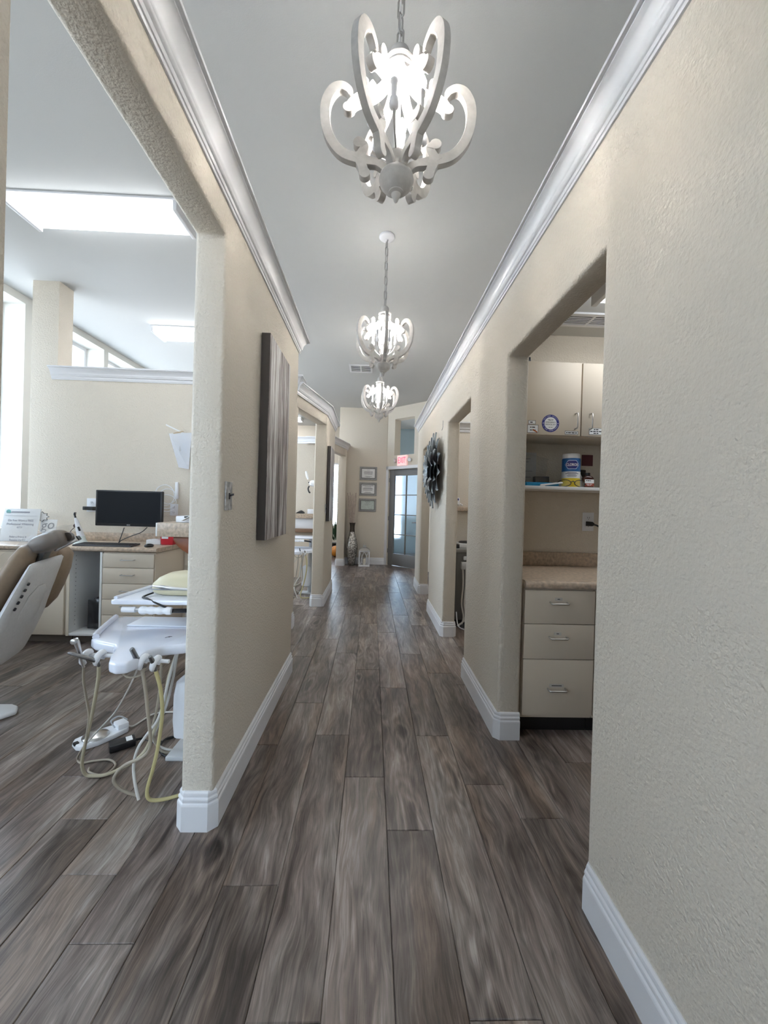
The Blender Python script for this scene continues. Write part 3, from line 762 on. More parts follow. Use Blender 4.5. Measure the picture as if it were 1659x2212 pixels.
for k, (tx, tz) in enumerate(((-.125, 1.56), (-.093, 1.50), (-.065, 1.57), (-.04, 1.52), (-.01, 1.545), (.012, 1.49), (.04, 1.555), (.062, 1.50), (.066, 1.565))):
    bx_ = vx+tx*.22; yy = vy+.022*math.sin(k*2.1)
    P = [(bx_+(vx+tx-bx_)*u+.004*math.sin(u*9+k), yy+.006*math.sin(u*7+k*2), .70+(tz-.70)*u) for u in [i/8 for i in range(9)]]
    o = MB().tube(P, .0075, 7).build('bamboo_stick', STICK, smooth=True)
    tag(o, 'thin pale bamboo stick standing in the silver vase', 'stick', 'bamboo sticks in the vase')
# lantern
lx, ly, lw = -.131, 8.555, .118
lt = thing('lantern', 'white lattice lantern with a silver roof on the floor beside the vase', 'lantern', (lx, ly, 0))
B((lx-lw, ly-lw, .0), (lx+lw, ly+lw, .022), 'base', TRIM, lt, bevel=.004)
B((lx-lw*.95, ly-lw*.95, .305), (lx+lw*.95, ly+lw*.95, .328), 'top_rail', TRIM, lt, bevel=.003)
for sx_ in (-1, 1):
    for sy_ in (-1, 1):
        B((lx+sx_*lw*.9-.010, ly+sy_*lw*.9-.010, .02), (lx+sx_*lw*.9+.010, ly+sy_*lw*.9+.010, .31), 'post', TRIM, lt, bevel=.002)
for face in range(4):
    mb = MB(); M4 = Matrix.Translation((lx, ly, 0)) @ Matrix.Rotation(face*PI/2, 4, 'Z')
    for sg in (-1, 1):
        mb.tube([Vector((sg*(.005+.088*math.sin(PI*u)**1.0*.55), -lw*.9, .025+.28*u)) for u in [i/12 for i in range(13)]], .006, 6)
        mb.tube([Vector((sg*(.098-.055*math.sin(PI*u)), -lw*.9, .025+.28*u)) for u in [i/12 for i in range(13)]], .005, 6)
    mb.xf(M4).build('lattice', TRIM, lt, smooth=True)
SILV = mat('hammered_silver_roof', (.55, .54, .52), .3, .9, bump=.2, bscale=60)
rings = []
for (hw, z) in ((.122, .328), (.122, .336), (.075, .375), (.038, .400), (.030, .405), (.030, .432), (.036, .434), (.036, .440)):
    rings.append([(lx-hw, ly-hw, z), (lx+hw, ly-hw, z), (lx+hw, ly+hw, z), (lx-hw, ly+hw, z)])
MB().loft(rings).build('roof', SILV, lt)
MB().tube([(lx+.026*math.cos(a), ly, .466+.030*math.sin(a)) for a in [2*PI*k/20 for k in range(20)]], .004, 6, closed=True).build('ring', SILV, lt, smooth=True)
MB().cyl((lx, ly, .022), (lx, ly, .16), .035).build('pillar_candle', mat('ivory_wax', (.75, .70, .58), .5), lt, smooth=True)

# exit sign
ex = thing('exit_sign', 'lit red EXIT sign with two lamp heads above the door', 'exit sign', tuple(D(.48, 2.16, 0)))
mb = MB(); dbox(mb, .345, .615, 2.165, 2.385, .0, .045); mb.build('housing', mat('exit_housing_white', (.80, .72, .70), .4, emit=(1, .45, .42), estr=.18), ex, bevel=.006)
EXR = mat('exit_letter_red', (.8, .03, .04), .4, emit=(1, .03, .06), estr=1.6)
text('EXIT', .188, EXR, ex, D(.48, 2.275, .0456), DD, (0, 0, 1), depth=.001, bold=.002, sx=.55)
for s_, tt in ((-1, .285), (1, .685)):
    mb = MB(); mb.tube([D(.48+s_*.135, 2.28, .025), D(tt-s_*.02, 2.285, .03)], .009, 8)
    hd_ = mb.build('lamp_arm', GREYP, ex, smooth=True)
    mb = MB(); c = D(tt, 2.285, .035); ax = (DN*.8+DD*s_*.5+Vector((0, 0, -.15))).normalized()
    mb.tube([c-ax*.035, c-ax*.03, c+ax*.01, c+ax*.018], [.024, .034, .046, .048], 8); mb.build('lamp_head', GREYP, ex, bevel=.002)
    mb = MB(); mb.tube([c+ax*.0185, c+ax*.021], [.036, .034], 8); mb.build('lamp_lens', WHITEP, ex)
# ================================================================== LEFT TREATMENT ROOM
# ---- desk: cabinets, worktop, things on it
CF = 3.56      # cabinet face
def pull(x0, x1, z, y, parent, m=CHROME, r=.004, out=.028):
    P = [(x0, y, z), (x0, y-out, z-.002), (x1, y-out, z-.002), (x1, y, z)]
    return MB().tube(spline(P, 1) if False else P, r, 8).build('handle', m, parent, smooth=True)
dr = thing('drawer_cabinet', 'cream five-drawer cabinet under the right end of the desk', 'cabinet', (-2.11, 3.8, 0))
B((-2.335, CF+.002, .09), (-1.885, 4.09, .815), 'carcass', LAMIN, dr, bevel=.001)
B((-2.32, CF+.07, 0), (-1.90, 4.09, .09), 'plinth', mat('dark_taupe_plinth', (.14, .115, .095), .7), dr, bevel=0)
for i, (z0, z1) in enumerate(((.684, .806), (.546, .680), (.408, .542), (.270, .404), (.095, .266))):
    d_ = B((-2.330, CF-.018, z0), (-1.892, CF+.002, z1), 'drawer', LAMIN, dr, bevel=.002)
    pull(-2.165, -2.055, (z0+z1)/2+.01, CF-.018, d_)
oc = thing('open_cabinet', 'open desk cabinet with white pegged interior', 'cabinet', (-2.5, 3.8, 0))
for a, b_, n_, m_ in (((-2.632, CF-.015, .08), (-2.612, 4.09, .815), 'side_panel', LAMIN_W), ((-2.355, CF-.015, .08), (-2.337, 4.09, .815), 'side_panel', LAMIN_W),
                      ((-2.612, CF-.01, .08), (-2.355, 4.09, .10), 'bottom_panel', LAMIN_W), ((-2.612, 4.07, .10), (-2.355, 4.09, .815), 'back_panel', LAMIN_W)):
    B(a, b_, n_, m_, oc, bevel=.001)
B((-2.632, CF-.017, .08), (-2.610, CF-.013, .815), 'edge_band', LAMIN, oc, bevel=0)
B((-2.63, CF+.07, 0), (-2.34, 4.09, .08), 'plinth', MATS['dark_taupe_plinth'], oc, bevel=0)
for yy in (3.62, 3.98):
    mb = MB()
    for k in range(17):
        z = .16+k*.038
        mb.lathe([(.0035, 0), (.0035, .0006)], 8, (-2.612, yy, z), 'x')
    mb.build('peg_holes', INK, oc)
dc = thing('base_cabinet', 'cream door cabinet at the left end of the desk behind the dental chair', 'cabinet', (-3.0, 3.8, 0))
B((-3.44, CF+.002, .08), (-2.640, 4.09, .815), 'carcass', LAMIN, dc, bevel=.001)
B((-3.44, CF+.07, 0), (-2.64, 4.09, .08), 'plinth', MATS['dark_taupe_plinth'], dc, bevel=0)
for (a, b_) in ((-3.43, -3.045), (-3.04, -2.655)):
    d_ = B((a, CF-.018, .09), (b_, CF+.002, .80), 'door', LAMIN, dc, bevel=.002)
wt = thing('desk_worktop', 'tan stone-look worktop with low backsplash in the treatment room', 'worktop', (-2.6, 3.8, .82))
prof = [(3.525, .838), (3.528, .828), (3.540, .821), (4.10, .821), (4.10, .861), (3.545, .861), (3.532, .856), (3.526, .848)]
MB().prism(prof, lambda a, b: (-3.60, a, b), lambda a, b: (-1.865, a, b)).build('slab', COUNTER, wt, bevel=.001, seg=1)
B((-3.60, 4.078, .861), (-1.865, 4.099, .945), 'backsplash', COUNTER, wt, bevel=.004)
# pc tower
pc = thing('computer_tower', 'black computer tower standing in the open desk cabinet', 'computer', (-2.41, 3.85, .10))
MB().obox((-2.448, 3.83, .245), .10, .34, .28, ax=(1, .16, 0)).build('case', DARK, pc, bevel=.006)
MB().obox((-2.476, 3.655, .245), .085, .004, .26, ax=(1, .16, 0)).build('front_bezel', mat('glossy_black', (.02, .02, .022), .15), pc, bevel=.001)
# monitor
mo = thing('monitor', 'black monitor mounted above the treatment room desk', 'monitor', (-2.22, 3.75, .861))
Y = 3.72
B((-2.525, Y, 1.035), (-1.925, Y+.035, 1.362), 'housing', DARK, mo, bevel=.006)
B((-2.508, Y-.0015, 1.062), (-1.942, Y+.002, 1.350), 'screen', mat('dark_screen', (.006, .007, .009), .45, spec=.15), mo, bevel=0)
text('ASUS', .014, WHITEP, mo, (-2.225, Y-.001, 1.047), (1, 0, 0), (0, 0, 1), depth=.0004)
B((-2.27, Y+.035, 1.14), (-2.17, Y+.06, 1.26), 'mount_plate', DARK, mo, bevel=.004)
B((-2.24, Y+.05, 1.18), (-2.20, 4.095, 1.22), 'wall_arm', DARK, mo, bevel=.004)
kb = thing('keyboard', 'black keyboard lying in front of the monitor', 'keyboard', (-2.42, 3.63, .861))
MB().obox((-2.36, 3.64, .871), .50, .15, .016, ax=(1, .02, 0), az=(0, -.06, 1)).build('case', mat('dark_grey_plastic', (.05, .05, .055), .4), kb, bevel=.004)
mb = MB()
for r in range(5):
    for k in range(20): mb.obox((-2.585+k*.0236, 3.588+r*.024, .881-.0014*(2-r) if False else .8795+.0014*(r-2)), .018, .018, .006)
ko = mb.build('keys', DARK, kb); ko['kind'] = 'stuff'
ms = thing('mouse', 'black mouse beside the red sharps box', 'mouse', (-1.98, 3.64, .861))
MB().ball((-1.985, 3.63, .872), .045, 8, .75, 1.15, .42).build('shell', DARK, ms, smooth=True)
MB().tube([(-1.985, 3.585, .889), (-1.985, 3.605, .893)], .004, 6).build('wheel', GREYP, ms)
cb = MB(); cb.tube(spline([(-2.28, 3.75, 1.02), (-2.285, 3.72, .95), (-2.295, 3.70, .885), (-2.30, 3.69, .866)], 5), .004, 6)
tag(cb.build('monitor_cable', DARK, smooth=True), 'black cable dropping straight below the monitor', 'cable')
cb = MB(); cb.tube(spline([(-2.06, 3.73, 1.03), (-2.10, 3.71, .985), (-2.18, 3.70, .95), (-2.27, 3.69, .905), (-2.29, 3.68, .866)], 5), .004, 6)
tag(cb.build('monitor_cable', DARK, smooth=True), 'black cable curving below the right side of the monitor', 'cable')
# curing light on its stand
cl = thing('curing_light', 'white cone-shaped curing light standing left of the monitor', 'dental tool', (-2.66, 3.72, .861))
MB().lathe([(.062,0),(.060,.012),(.048,.022),(.036,.05),(.030,.075)], 24, (-2.645, 3.72, .861)).build('stand', mat('pale_green_white', (.72, .78, .76), .35), cl, smooth=True)
MB().tube([(-2.645, 3.72, .925), (-2.668, 3.72, 1.0), (-2.69, 3.72, 1.07), (-2.70, 3.72, 1.10)], [.030, .024, .015, .010], 14).build('body', WHITEP, cl, smooth=True)
MB().tube([(-2.70, 3.72, 1.10), (-2.712, 3.72, 1.135), (-2.708, 3.72, 1.15)], [.008, .007, .005], 8).build('tip', DARK, cl, smooth=True)
MB().tube([(-2.640, 3.694, .985), (-2.655, 3.692, 1.02)], .008, 8).build('button', DARK, cl, smooth=True)
cd = MB(); cd.tube(spline([(-2.712, 3.74, 1.15), (-2.735, 3.76, 1.08), (-2.745, 3.78, 1.02), (-2.785, 3.78, .97), (-2.77, 3.76, .92), (-2.745, 3.75, .875), (-2.70, 3.76, .866)], 5), .003, 6)
cd.ball((-2.742, 3.775, 1.025), .016, 6)
tag(cd.build('charger_cord', mat('dark_cord', (.07, .04, .035), .5), smooth=True), 'thin dark cord with an inline lump beside the curing light', 'cord')
# outlet with adapter
def outlet(name, x, y, z, label, w_=.07, h_=.115):
    t = thing(name, label, 'outlet', (x, y, z-h_/2))
    B((x-w_/2, y-.006, z-h_/2), (x+w_/2, y, z+h_/2), 'plate', WHITEP, t, bevel=.003)
    for dz in (-.027, .027):
        f = B((x-.017, y-.0085, z+dz-.014), (x+.017, y-.005, z+dz+.014), 'receptacle', WHITEP, t, bevel=.003)
        mb = MB().box((x-.008, y-.0089, z+dz-.002), (x-.0055, y-.0084, z+dz+.008)).box((x+.0055, y-.0089, z+dz-.002), (x+.008, y-.0084, z+dz+.008)).box((x-.002, y-.0089, z+dz-.010), (x+.002, y-.0084, z+dz-.006))
        mb.build('slots', INK, f)
    return t
outlet('wall_outlet', -2.815, PY-.0, 1.215, 'white wall outlet left of the monitor', .10, .135)
ad = thing('power_adapter', 'black power adapter plugged in left of the monitor', 'adapter', (-2.79, 4.05, 1.17))
B((-2.865, 4.035, 1.165), (-2.765, 4.088, 1.20), 'body', DARK, ad, bevel=.004)
outlet('wall_outlet', -2.00, PY-.0, 1.19, 'white wall outlet right of the monitor near the coiled cable', .08, .12)
# red sharps box, white tissue box, sign, small card
sb = thing('sharps_box', 'red sharps container at the right end of the desk', 'container', (-1.93, 3.9, .861))
rings = [[(-1.985, 3.83, .861), (-1.875, 3.83, .861), (-1.875, 3.95, .861), (-1.985, 3.95, .861)], [(-1.995, 3.82, 1.0), (-1.865, 3.82, 1.0), (-1.865, 3.96, 1.0), (-1.995, 3.96, 1.0)]]
MB().loft(rings).build('body', mat('sharps_red', (.55, .015, .03), .35), sb, bevel=.008)
B((-1.998, 3.815, 1.0), (-1.90, 3.965, 1.022), 'lid', MATS['sharps_red'], sb, bevel=.005)
B((-1.975, 3.8215, .92), (-1.915, 3.8245, .975), 'label_patch', PAPER, sb, bevel=0)
B((-1.865, 3.86, .90), (-1.835, 3.90, .94), 'tag', mat('teal_tag', (.10, .45, .48), .5), sb, bevel=.002)
tb = thing('tissue_pack', 'low white pack lying between keyboard and sharps box', 'pack', (-2.06, 3.88, .861))
B((-2.13, 3.84, .861), (-1.995, 3.95, .905), 'pack_body', PAPER, tb, bevel=.006)
B((-2.10, 3.86, .905), (-2.03, 3.92, .909), 'flap', WHITEP, tb, bevel=.001)
sn = thing('counter_sign', 'white printed offer sign standing on the left end of the desk', 'sign', (-3.30, 3.86, .861))
lean = Vector((0, .18, 1)).normalized(); sc = Vector((-3.31, 3.86, 1.0))
MB().obox(sc, .335, .006, .335, az=lean).build('sheet', PAPER, sn, bevel=.001)
MB().obox(sc+Vector((0, -.006, -.004)), .345, .002, .350, az=lean).build('acrylic_front', clear_film('clear_acrylic', (.9, .95, 1), .12, .05), sn)
MB().obox((-3.31, 3.85, .863), .345, .10, .004).build('acrylic_foot', clear_film('clear_acrylic', (.9, .95, 1), .2, .05), sn)
GREYINK = mat('faded_ink', (.28, .28, .34), .7)
for i, (tx, sz, dz) in enumerate((('Do You Want a FREE', .028, .055), ('Professional Whitening', .028, .02), ('KIT??', .024, -.012), ('Refer a Friend &', .025, -.10), ('Receive the Kit', .025, -.130))):
    text(tx, sz, GREYINK, sn, sc+lean*dz+Vector((.0, -.0045, 0)), (1, 0, 0), lean, depth=.0003, sx=.95)
MB().lathe([(.022, 0), (.022, -.001)], 20, tuple(sc+lean*.135+Vector((-.125, -.0045, 0))), 'y').build('badge', mat('teal_badge', (.22, .55, .55), .5), sn)
MB().obox(sc+lean*.135+Vector((-.015, -.0045, 0)), .17, .0006, .012, az=lean).build('print', GREYINK, sn)
MB().obox(sc+lean*.10+Vector((0, -.0045, 0)), .30, .0006, .0015, az=lean).build('print', GREYINK, sn)
gc = thing('counter_card', 'small white card with looping script on the desk', 'card', (-3.10, 3.88, .861))
gcc = Vector((-3.085, 3.905, 1.01))
MB().obox(gcc, .15, .006, .12, az=lean).build('card_face', PAPER, gc, bevel=.001)
text('go', .13, mat('grey_script', (.35, .36, .38), .6), gc, gcc+Vector((.0, -.0045, .005)), (1, 0, .12), lean, depth=.0004)
pl = []
for k in range(18):
    a = 2*PI*k/18; r = .052 if k % 2 else .070; pl.append((r*1.15*math.cos(a), r*.72*math.sin(a)))
sbk = gcc+Vector((-.065, -.012, .085))
MB().prism(pl, lambda a, b: tuple(sbk+Vector((a, .002, b))), lambda a, b: tuple(sbk+Vector((a, .003, b)))).build('burst_outline', INK, gc)
MB().prism([(a*.9, b*.88) for a, b in pl], lambda a, b: tuple(sbk+Vector((a, .0005, b))), lambda a, b: tuple(sbk+Vector((a, .002, b)))).build('burst', PAPER, gc)
MB().obox(gcc+Vector((0, .03, -.10)), .12, .06, .08).build('card_stand', WHITEP, gc, bevel=.004)
# side shelf unit with cherry bracket near the pier
sh = thing('side_shelf', 'tan shelf with a cherry wood bracket jutting in behind the pier', 'shelf', (-1.3, 3.2, .95))
B((-1.598, 3.02, 1.01), (-.75, 3.40, 1.115), 'top', COUNTER, sh, bevel=.006)
B((-1.608, 3.022, 1.012), (-1.596, 3.398, 1.113), 'end_band', LAMIN_W, sh, bevel=.002)
CHER = mat('cherry_wood', (.26, .085, .035), .35, noise=.2, nscale=12)
pr = [(-1.50, 1.01), (-1.50, .985), (-1.475, .945), (-1.435, .91), (-1.38, .875), (-1.30, .84), (-1.15, .80), (-.76, .79), (-.76, 1.01)]
MB().prism(pr, lambda a, b: (a, 3.07, b), lambda a, b: (a, 3.36, b)).build('bracket', CHER, sh, bevel=.004)
B((-1.20, 3.10, 0), (-.95, 3.34, .80), 'pedestal', LAMIN, sh, bevel=.004)
tr = thing('instrument_tray', 'white tray with a dark clipboard on the side shelf', 'tray', (-1.3, 3.2, 1.116))
B((-1.50, 3.10, 1.116), (-1.0, 3.36, 1.165), 'tray_body', WHITEP, tr, bevel=.006)
MB().obox((-1.26, 3.10, 1.175), .30, .12, .012, ax=(1, 0, .10)).build('clipboard', DARK, tr, bevel=.003)
MB().obox((-1.36, 3.065, 1.172), .16, .06, .006, ax=(1, 0, .55)).build('clipboard_sheet', PAPER, tr)
cbx = thing('wall_charger', 'white charger with looped white cable on the partition', 'charger', (-1.93, 4.08, 1.28))
B((-1.985, 4.07, 1.30), (-1.955, 4.095, 1.47), 'body', WHITEP, cbx, bevel=.005)
for (ox, oz, rx, rz_) in ((-2.09, 1.335, .095, .105), (-2.06, 1.325, .085, .075), (-2.075, 1.27, .10, .07)):
    MB().tube([(ox+rx*math.cos(a), 4.085-.004*math.sin(3*a), oz+rz_*math.sin(a)) for a in [2*PI*k/26 for k in range(26)]], .0032, 6, closed=True).build('cable_loop', WHITEP, cbx, smooth=True)
MB().tube(spline([(-2.17, 4.085, 1.27), (-2.13, 4.08, 1.19), (-2.06, 4.08, 1.17), (-2.0, 4.085, 1.19)], 5), .0032, 6).build('cable_tail', WHITEP, cbx, smooth=True)
ph_ = thing('pouch_rack', 'clear hanging pouch of papers on the partition beside the pier', 'holder', (-1.95, 4.05, 1.6))
mb = MB(); mb.add([(-2.06, 4.07, 1.955), (-1.80, 4.0, 1.96), (-1.84, 4.04, 1.60), (-1.96, 4.085, 1.62), (-2.055, 4.075, 1.957), (-1.80, 4.005, 1.962), (-1.84, 4.045, 1.602), (-1.955, 4.09, 1.622)], [(0,3,2,1),(4,5,6,7),(0,1,5,4),(1,2,6,5),(2,3,7,6),(3,0,4,7)])
mb.build('film', clear_film('clear_pouch', (.85, .88, .95), .45, .15), ph_)
MB().obox((-1.97, 4.05, 1.99), .24, .004, .014, ax=(1, 0, -.45)).build('paper_edge', PAPER, ph_)
MB().obox((-1.95, 4.04, 1.965), .10, .004, .01, ax=(1, 0, .25)).build('strip', mat('kraft_strip', (.45, .33, .20), .6), ph_)
MB().obox((-1.90, 4.05, 1.86), .08, .006, .16).build('insert', GREYP, ph_)

# ---- dental chair
ch = thing('dental_chair', 'reclined tan dental chair with grey back shell and wrapped headrest', 'dental chair', (-2.35, 2.4, 0))
F_ = Vector((-.944, -.33, 0)); W_ = Vector((-.33, .944, 0)); UP = Vector((0, 0, 1))
T0 = Vector((-2.005, 2.52, .885))          # top middle of the back shell
def C(a, b, z): return T0+F_*a+W_*b+UP*z   # a forwards (to the feet), b across, z relative to the shell top
def sect(a, z, wd, th, na, nz, n=20, p=2.6, lift=0):
    """superellipse section; (na,nz) = thickness direction in the chair's side plane"""
    ring = []
    for k in range(n):
        q = 2*PI*k/n; c, s = math.cos(q), math.sin(q)
        u = math.copysign(abs(c)**(2/p), c)*wd/2; v = math.copysign(abs(s)**(2/p), s)*th/2
        ring.append(C(a+na*(v+lift), u, z+nz*(v+lift)))
    return ring
CUSH = mat('tan_upholstery', (.26, .19, .13), .45, noise=.06, nscale=30)
SHELL = GREYP2
ci, si = math.cos(math.radians(70)), math.sin(math.radians(70))
def bk(s, off=0): # point down the incline by s, offset to the patient side
    return (s*ci+off*si, -s*si+off*ci)
def shift(ring, d): return [p+W_*d for p in ring]
# shell: wide panel on the rear
rings = []
for (s, wd, th) in ((-.012, .36, .01), (0, .42, .04), (.06, .45, .055), (.16, .50, .07), (.28, .54, .08), (.40, .54, .09), (.52, .52, .09), (.62, .46, .08), (.66, .40, .03)):
    a, z = bk(s, .0); rings.append(shift(sect(a, z, wd+.06, th, si, ci), .035))
MB().loft(rings).build('back_shell', SHELL, ch, smooth=True)
rings = []
for (s, wd, th) in ((.14, .10, .004), (.19, .24, .02), (.3, .28, .03), (.42, .26, .03), (.5, .18, .02), (.56, .06, .004)):
    a, z = bk(s, -.036); rings.append(sect(a, z, wd, th, si, ci, p=2))
MB().loft(rings).build('shell_rib', SHELL, ch, smooth=True)
rings = []
for (s, wd, th) in ((-.085, .40, .03), (-.065, .48, .09), (.0, .56, .12), (.10, .66, .13), (.22, .70, .13), (.32, .66, .12), (.39, .54, .10), (.42, .44, .05)):
    a, z = bk(s, .085); rings.append(shift(sect(a, z, wd+.06, th, si, ci), .12))
MB().loft(rings).build('backrest_cushion', CUSH, ch, smooth=True)
rings = []
for (s, wd, th) in ((-.05, .06, .04), (-.02, .14, .11), (.08, .20, .15), (.20, .22, .16), (.30, .20, .15), (.37, .14, .10), (.39, .06, .04)):
    a, z = bk(s, .02); rings.append(shift(sect(a, z, wd, th, si, ci, p=2.2), .335))
MB().loft(rings).build('side_bolster', CUSH, ch, smooth=True)
for k in range(5):
    a, z = bk(.10+.036*k, -.030); c = C(a, -.195-.006*k, z); nrm_ = (F_*(-si)+UP*(-ci))
    MB().tube([c-nrm_*.004, c+nrm_*.004], [.010, .009], 10).build('vent_button', INK, ch)
a, z = bk(-.02, .02)
MB().obox(C(a, .0, z), .03, .10, .12, ax=(F_*si+UP*ci), az=(-F_*ci+UP*si)).build('headrest_bracket', DARK, ch, bevel=.004)
rings = []
for (u, wd, th) in ((-.085, .15, .045), (-.078, .20, .08), (-.05, .235, .11), (0, .25, .118), (.05, .235, .11), (.078, .20, .08), (.085, .15, .045)):
    rings.append(sect(-.02+u*.90, .122-u*.42, wd, th, .42, .90))
MB().loft(rings).build('headrest', mat('dark_brown_upholstery', (.15, .115, .088), .4), ch, smooth=True)
MB().obox(C(-.085, .06, .105), .035, .045, .13, ax=(F_*.5+UP*.86), az=(-F_*.86+UP*.5)).build('headrest_slide', mat('polished_metal', (.7, .7, .72), .15, 1), ch, bevel=.004)
MB().obox(C(-.075, .11, .10), .03, .05, .15, ax=(F_*.5+UP*.86), az=(-F_*.86+UP*.5)).build('headrest_bracket', DKSTEEL, ch, bevel=.004)
MB().lathe([(.028, -.012), (.030, 0), (.028, .012)], 18, tuple(C(-.11, .02, .15)), 'y').build('headrest_knob', DKSTEEL, ch, smooth=True)
# seat, leg rest, base
rings = []
for (a, z, wd, th) in ((.30, -.50, .40, .05), (.33, -.48, .54, .12), (.6, -.46, .58, .13), (1.0, -.43, .54, .12), (1.4, -.40, .44, .10), (1.65, -.39, .36, .08), (1.68, -.39, .30, .03)):
    rings.append(sect(a, z, wd, th, 0, 1))
MB().loft(rings).build('seat_cushion', CUSH, ch, smooth=True)
rings = []
for (a, z, wd, th) in ((.22, -.60, .22, .04), (.26, -.60, .34, .12), (.6, -.59, .40, .11), (1.1, -.53, .36, .08), (1.3, -.50, .26, .04)):
    rings.append(sect(a, z, wd, th, 0, 1))
MB().loft(rings).build('seat_shell', SHELL, ch, smooth=True)
MB().tube([C(.55, 0, -.66), C(.55, 0, -.84)], [.15, .17], 20).build('pedestal', SHELL, ch, smooth=True)
bp_ = [(.0, -.05), (.02, .02), (.06, .055), (.2, .10), (.6, .19), (1.0, .24), (1.2, .20), (1.25, 0), (1.2, -.20), (1.0, -.24), (.6, -.19), (.2, -.12), (.06, -.10)]
bo = Vector((-2.06, 2.44, 0))
MB().prism(bp_, lambda a, b: tuple(bo+F_*a+W_*b+UP*.001), lambda a, b: tuple(bo+F_*a+W_*b+UP*.028)).build('base_plate', WHITEP, ch, bevel=.012, seg=3)
# clear plastic cover over the headrest
mb = MB(); rr = random.Random(5); rings = []
for i in range(8):
    u = -.12+.034*i; k = math.sin(PI*min(max((i+.6)/8.2, 0), 1))**.5
    rings.append([p+Vector((rr.uniform(-.009, .009), rr.uniform(-.009, .009), rr.uniform(-.008, .012))) for p in sect(-.02+u*.90, .122-u*.42, .19+.10*k, .09+.06*k, .42, .90, n=16)])
mb.loft(rings, cap=False)
FILM = clear_film('clear_plastic_film', (.85, .90, .97), .07, .10)
cv = mb.build('headrest_cover', FILM, ch, smooth=True)
tag_sheet = MB(); rings = []
for i in range(6):
    u = i/5; p = C(.09+.16*u, -.16, .10-.16*u)
    rings.append([p+W_*(-.05)+UP*rr.uniform(-.01, .01), p+W_*.10+UP*(.03+rr.uniform(-.01, .01)), p+W_*.30+UP*(.02+rr.uniform(-.01, .01)), p+W_*.30+UP*.018, p+W_*.10+UP*.026, p+W_*(-.05)-UP*.004])
tag_sheet.loft(rings).build('cover_drape', FILM, ch, smooth=True)
# ================================================================== DELIVERY UNIT, HOSES, FLOOR ITEMS
GLOSSW = mat('glossy_white_moulding', (.80, .83, .92), .18, coat=.4)
HOSEM = mat('cream_hose', (.52, .47, .34), .45)
HOSEB = mat('beige_hose', (.40, .35, .28), .45)
HOSEP = mat('pale_grey_hose', (.60, .58, .54), .45)
un = thing('dental_delivery_unit', 'white two-tray dental delivery unit with hanging handpieces and hoses behind the near pier', 'dental unit', (-.86, 2.05, 0), 'dental delivery units')
tp = [(-1.335,2.11),(-1.225,1.80),(-1.185,1.765),(-1.08,1.725),(-1.045,1.68),(-1.015,1.60),(-.985,1.545),(-.95,1.525),(-.91,1.535),(-.893,1.58),(-.90,1.66),(-.875,1.715),(-.80,1.745),(-.755,1.775),(-.745,1.83),(-.745,2.12),(-.80,2.15),(-1.29,2.15)]
MB().prism(tp, lambda a, b: (a, b, .617), lambda a, b: (a, b, .662)).build('lower_tray', GLOSSW, un, bevel=.012, seg=3)
rim = [(-1.32,2.12,.665),(-1.235,1.86,.668),(-1.205,1.80,.668)]
MB().tube(spline(rim, 4), .014, 8).build('tray_rim', GLOSSW, un, smooth=True)
B((-1.18, 1.98, .6625), (-.76, 2.13, .668), 'tray_mat', WHITEP, un, bevel=.001)
text('F', .035, INK, un, (-.905, 1.83, .6625), (1, -.15, 0), (.5, 1, 0), depth=.0004)
up_ = [(-1.178,1.852),(-1.150,2.20),(-1.13,2.22),(-.77,2.22),(-.755,2.20),(-.755,1.875),(-.77,1.86),(-1.165,1.845)]
MB().prism(up_, lambda a, b: (a, b, .800), lambda a, b: (a, b, .822)).build('upper_tray', GLOSSW, un, bevel=.006, seg=2)
MB().tube([(-1.168,1.87,.826),(-1.145,2.19,.826),(-1.13,2.205,.826)], .009, 8).build('upper_rim', GLOSSW, un, smooth=True)
MB().cyl((-1.125,1.852,.778), (-1.065,1.852,.778), .0125).build('grip_tip', WHITEP, un, smooth=True)
MB().cyl((-1.065,1.852,.778), (-1.045,1.852,.778), .009).build('grip_ring', CHROME, un, smooth=True)
mb = MB(); mb.tube([(-1.045+.0095*k, 1.852, .776) for k in range(16)], [.0135+.0055*abs(math.sin(k*PI/4+.4)) for k in range(16)], 12); mb.build('grip', WHITEP, un, smooth=True)
MB().tube(spline([(-.90,1.852,.776), (-.86,1.90,.765), (-.83,1.98,.75)], 4), .010, 8).build('grip_arm', DARK, un, smooth=True)
MB().tube([(-.84,2.05,.62), (-.84,2.05,.80)], .022, 12).build('tray_post', GREYP, un, smooth=True)
MB().tube([(-.84,2.05,.02), (-.84,2.05,.62)], .030, 14).build('column', GREYP, un, smooth=True)
rings = []
for (z, hw, hd) in ((.105, .030, .04), (.125, .062, .08), (.20, .068, .085), (.33, .066, .085), (.385, .058, .075), (.405, .030, .045)):
    rings.append([(-.886+hw*math.copysign(abs(math.cos(a))**.6, math.cos(a)), 2.04+hd*math.copysign(abs(math.sin(a))**.6, math.sin(a)), z) for a in [2*PI*k/20 for k in range(20)]])
MB().loft(rings).build('utility_body', WHITEP, un, smooth=True)
B((-.98, 1.98, 0), (-.76, 2.14, .022), 'floor_box', GREYP, un, bevel=.006)
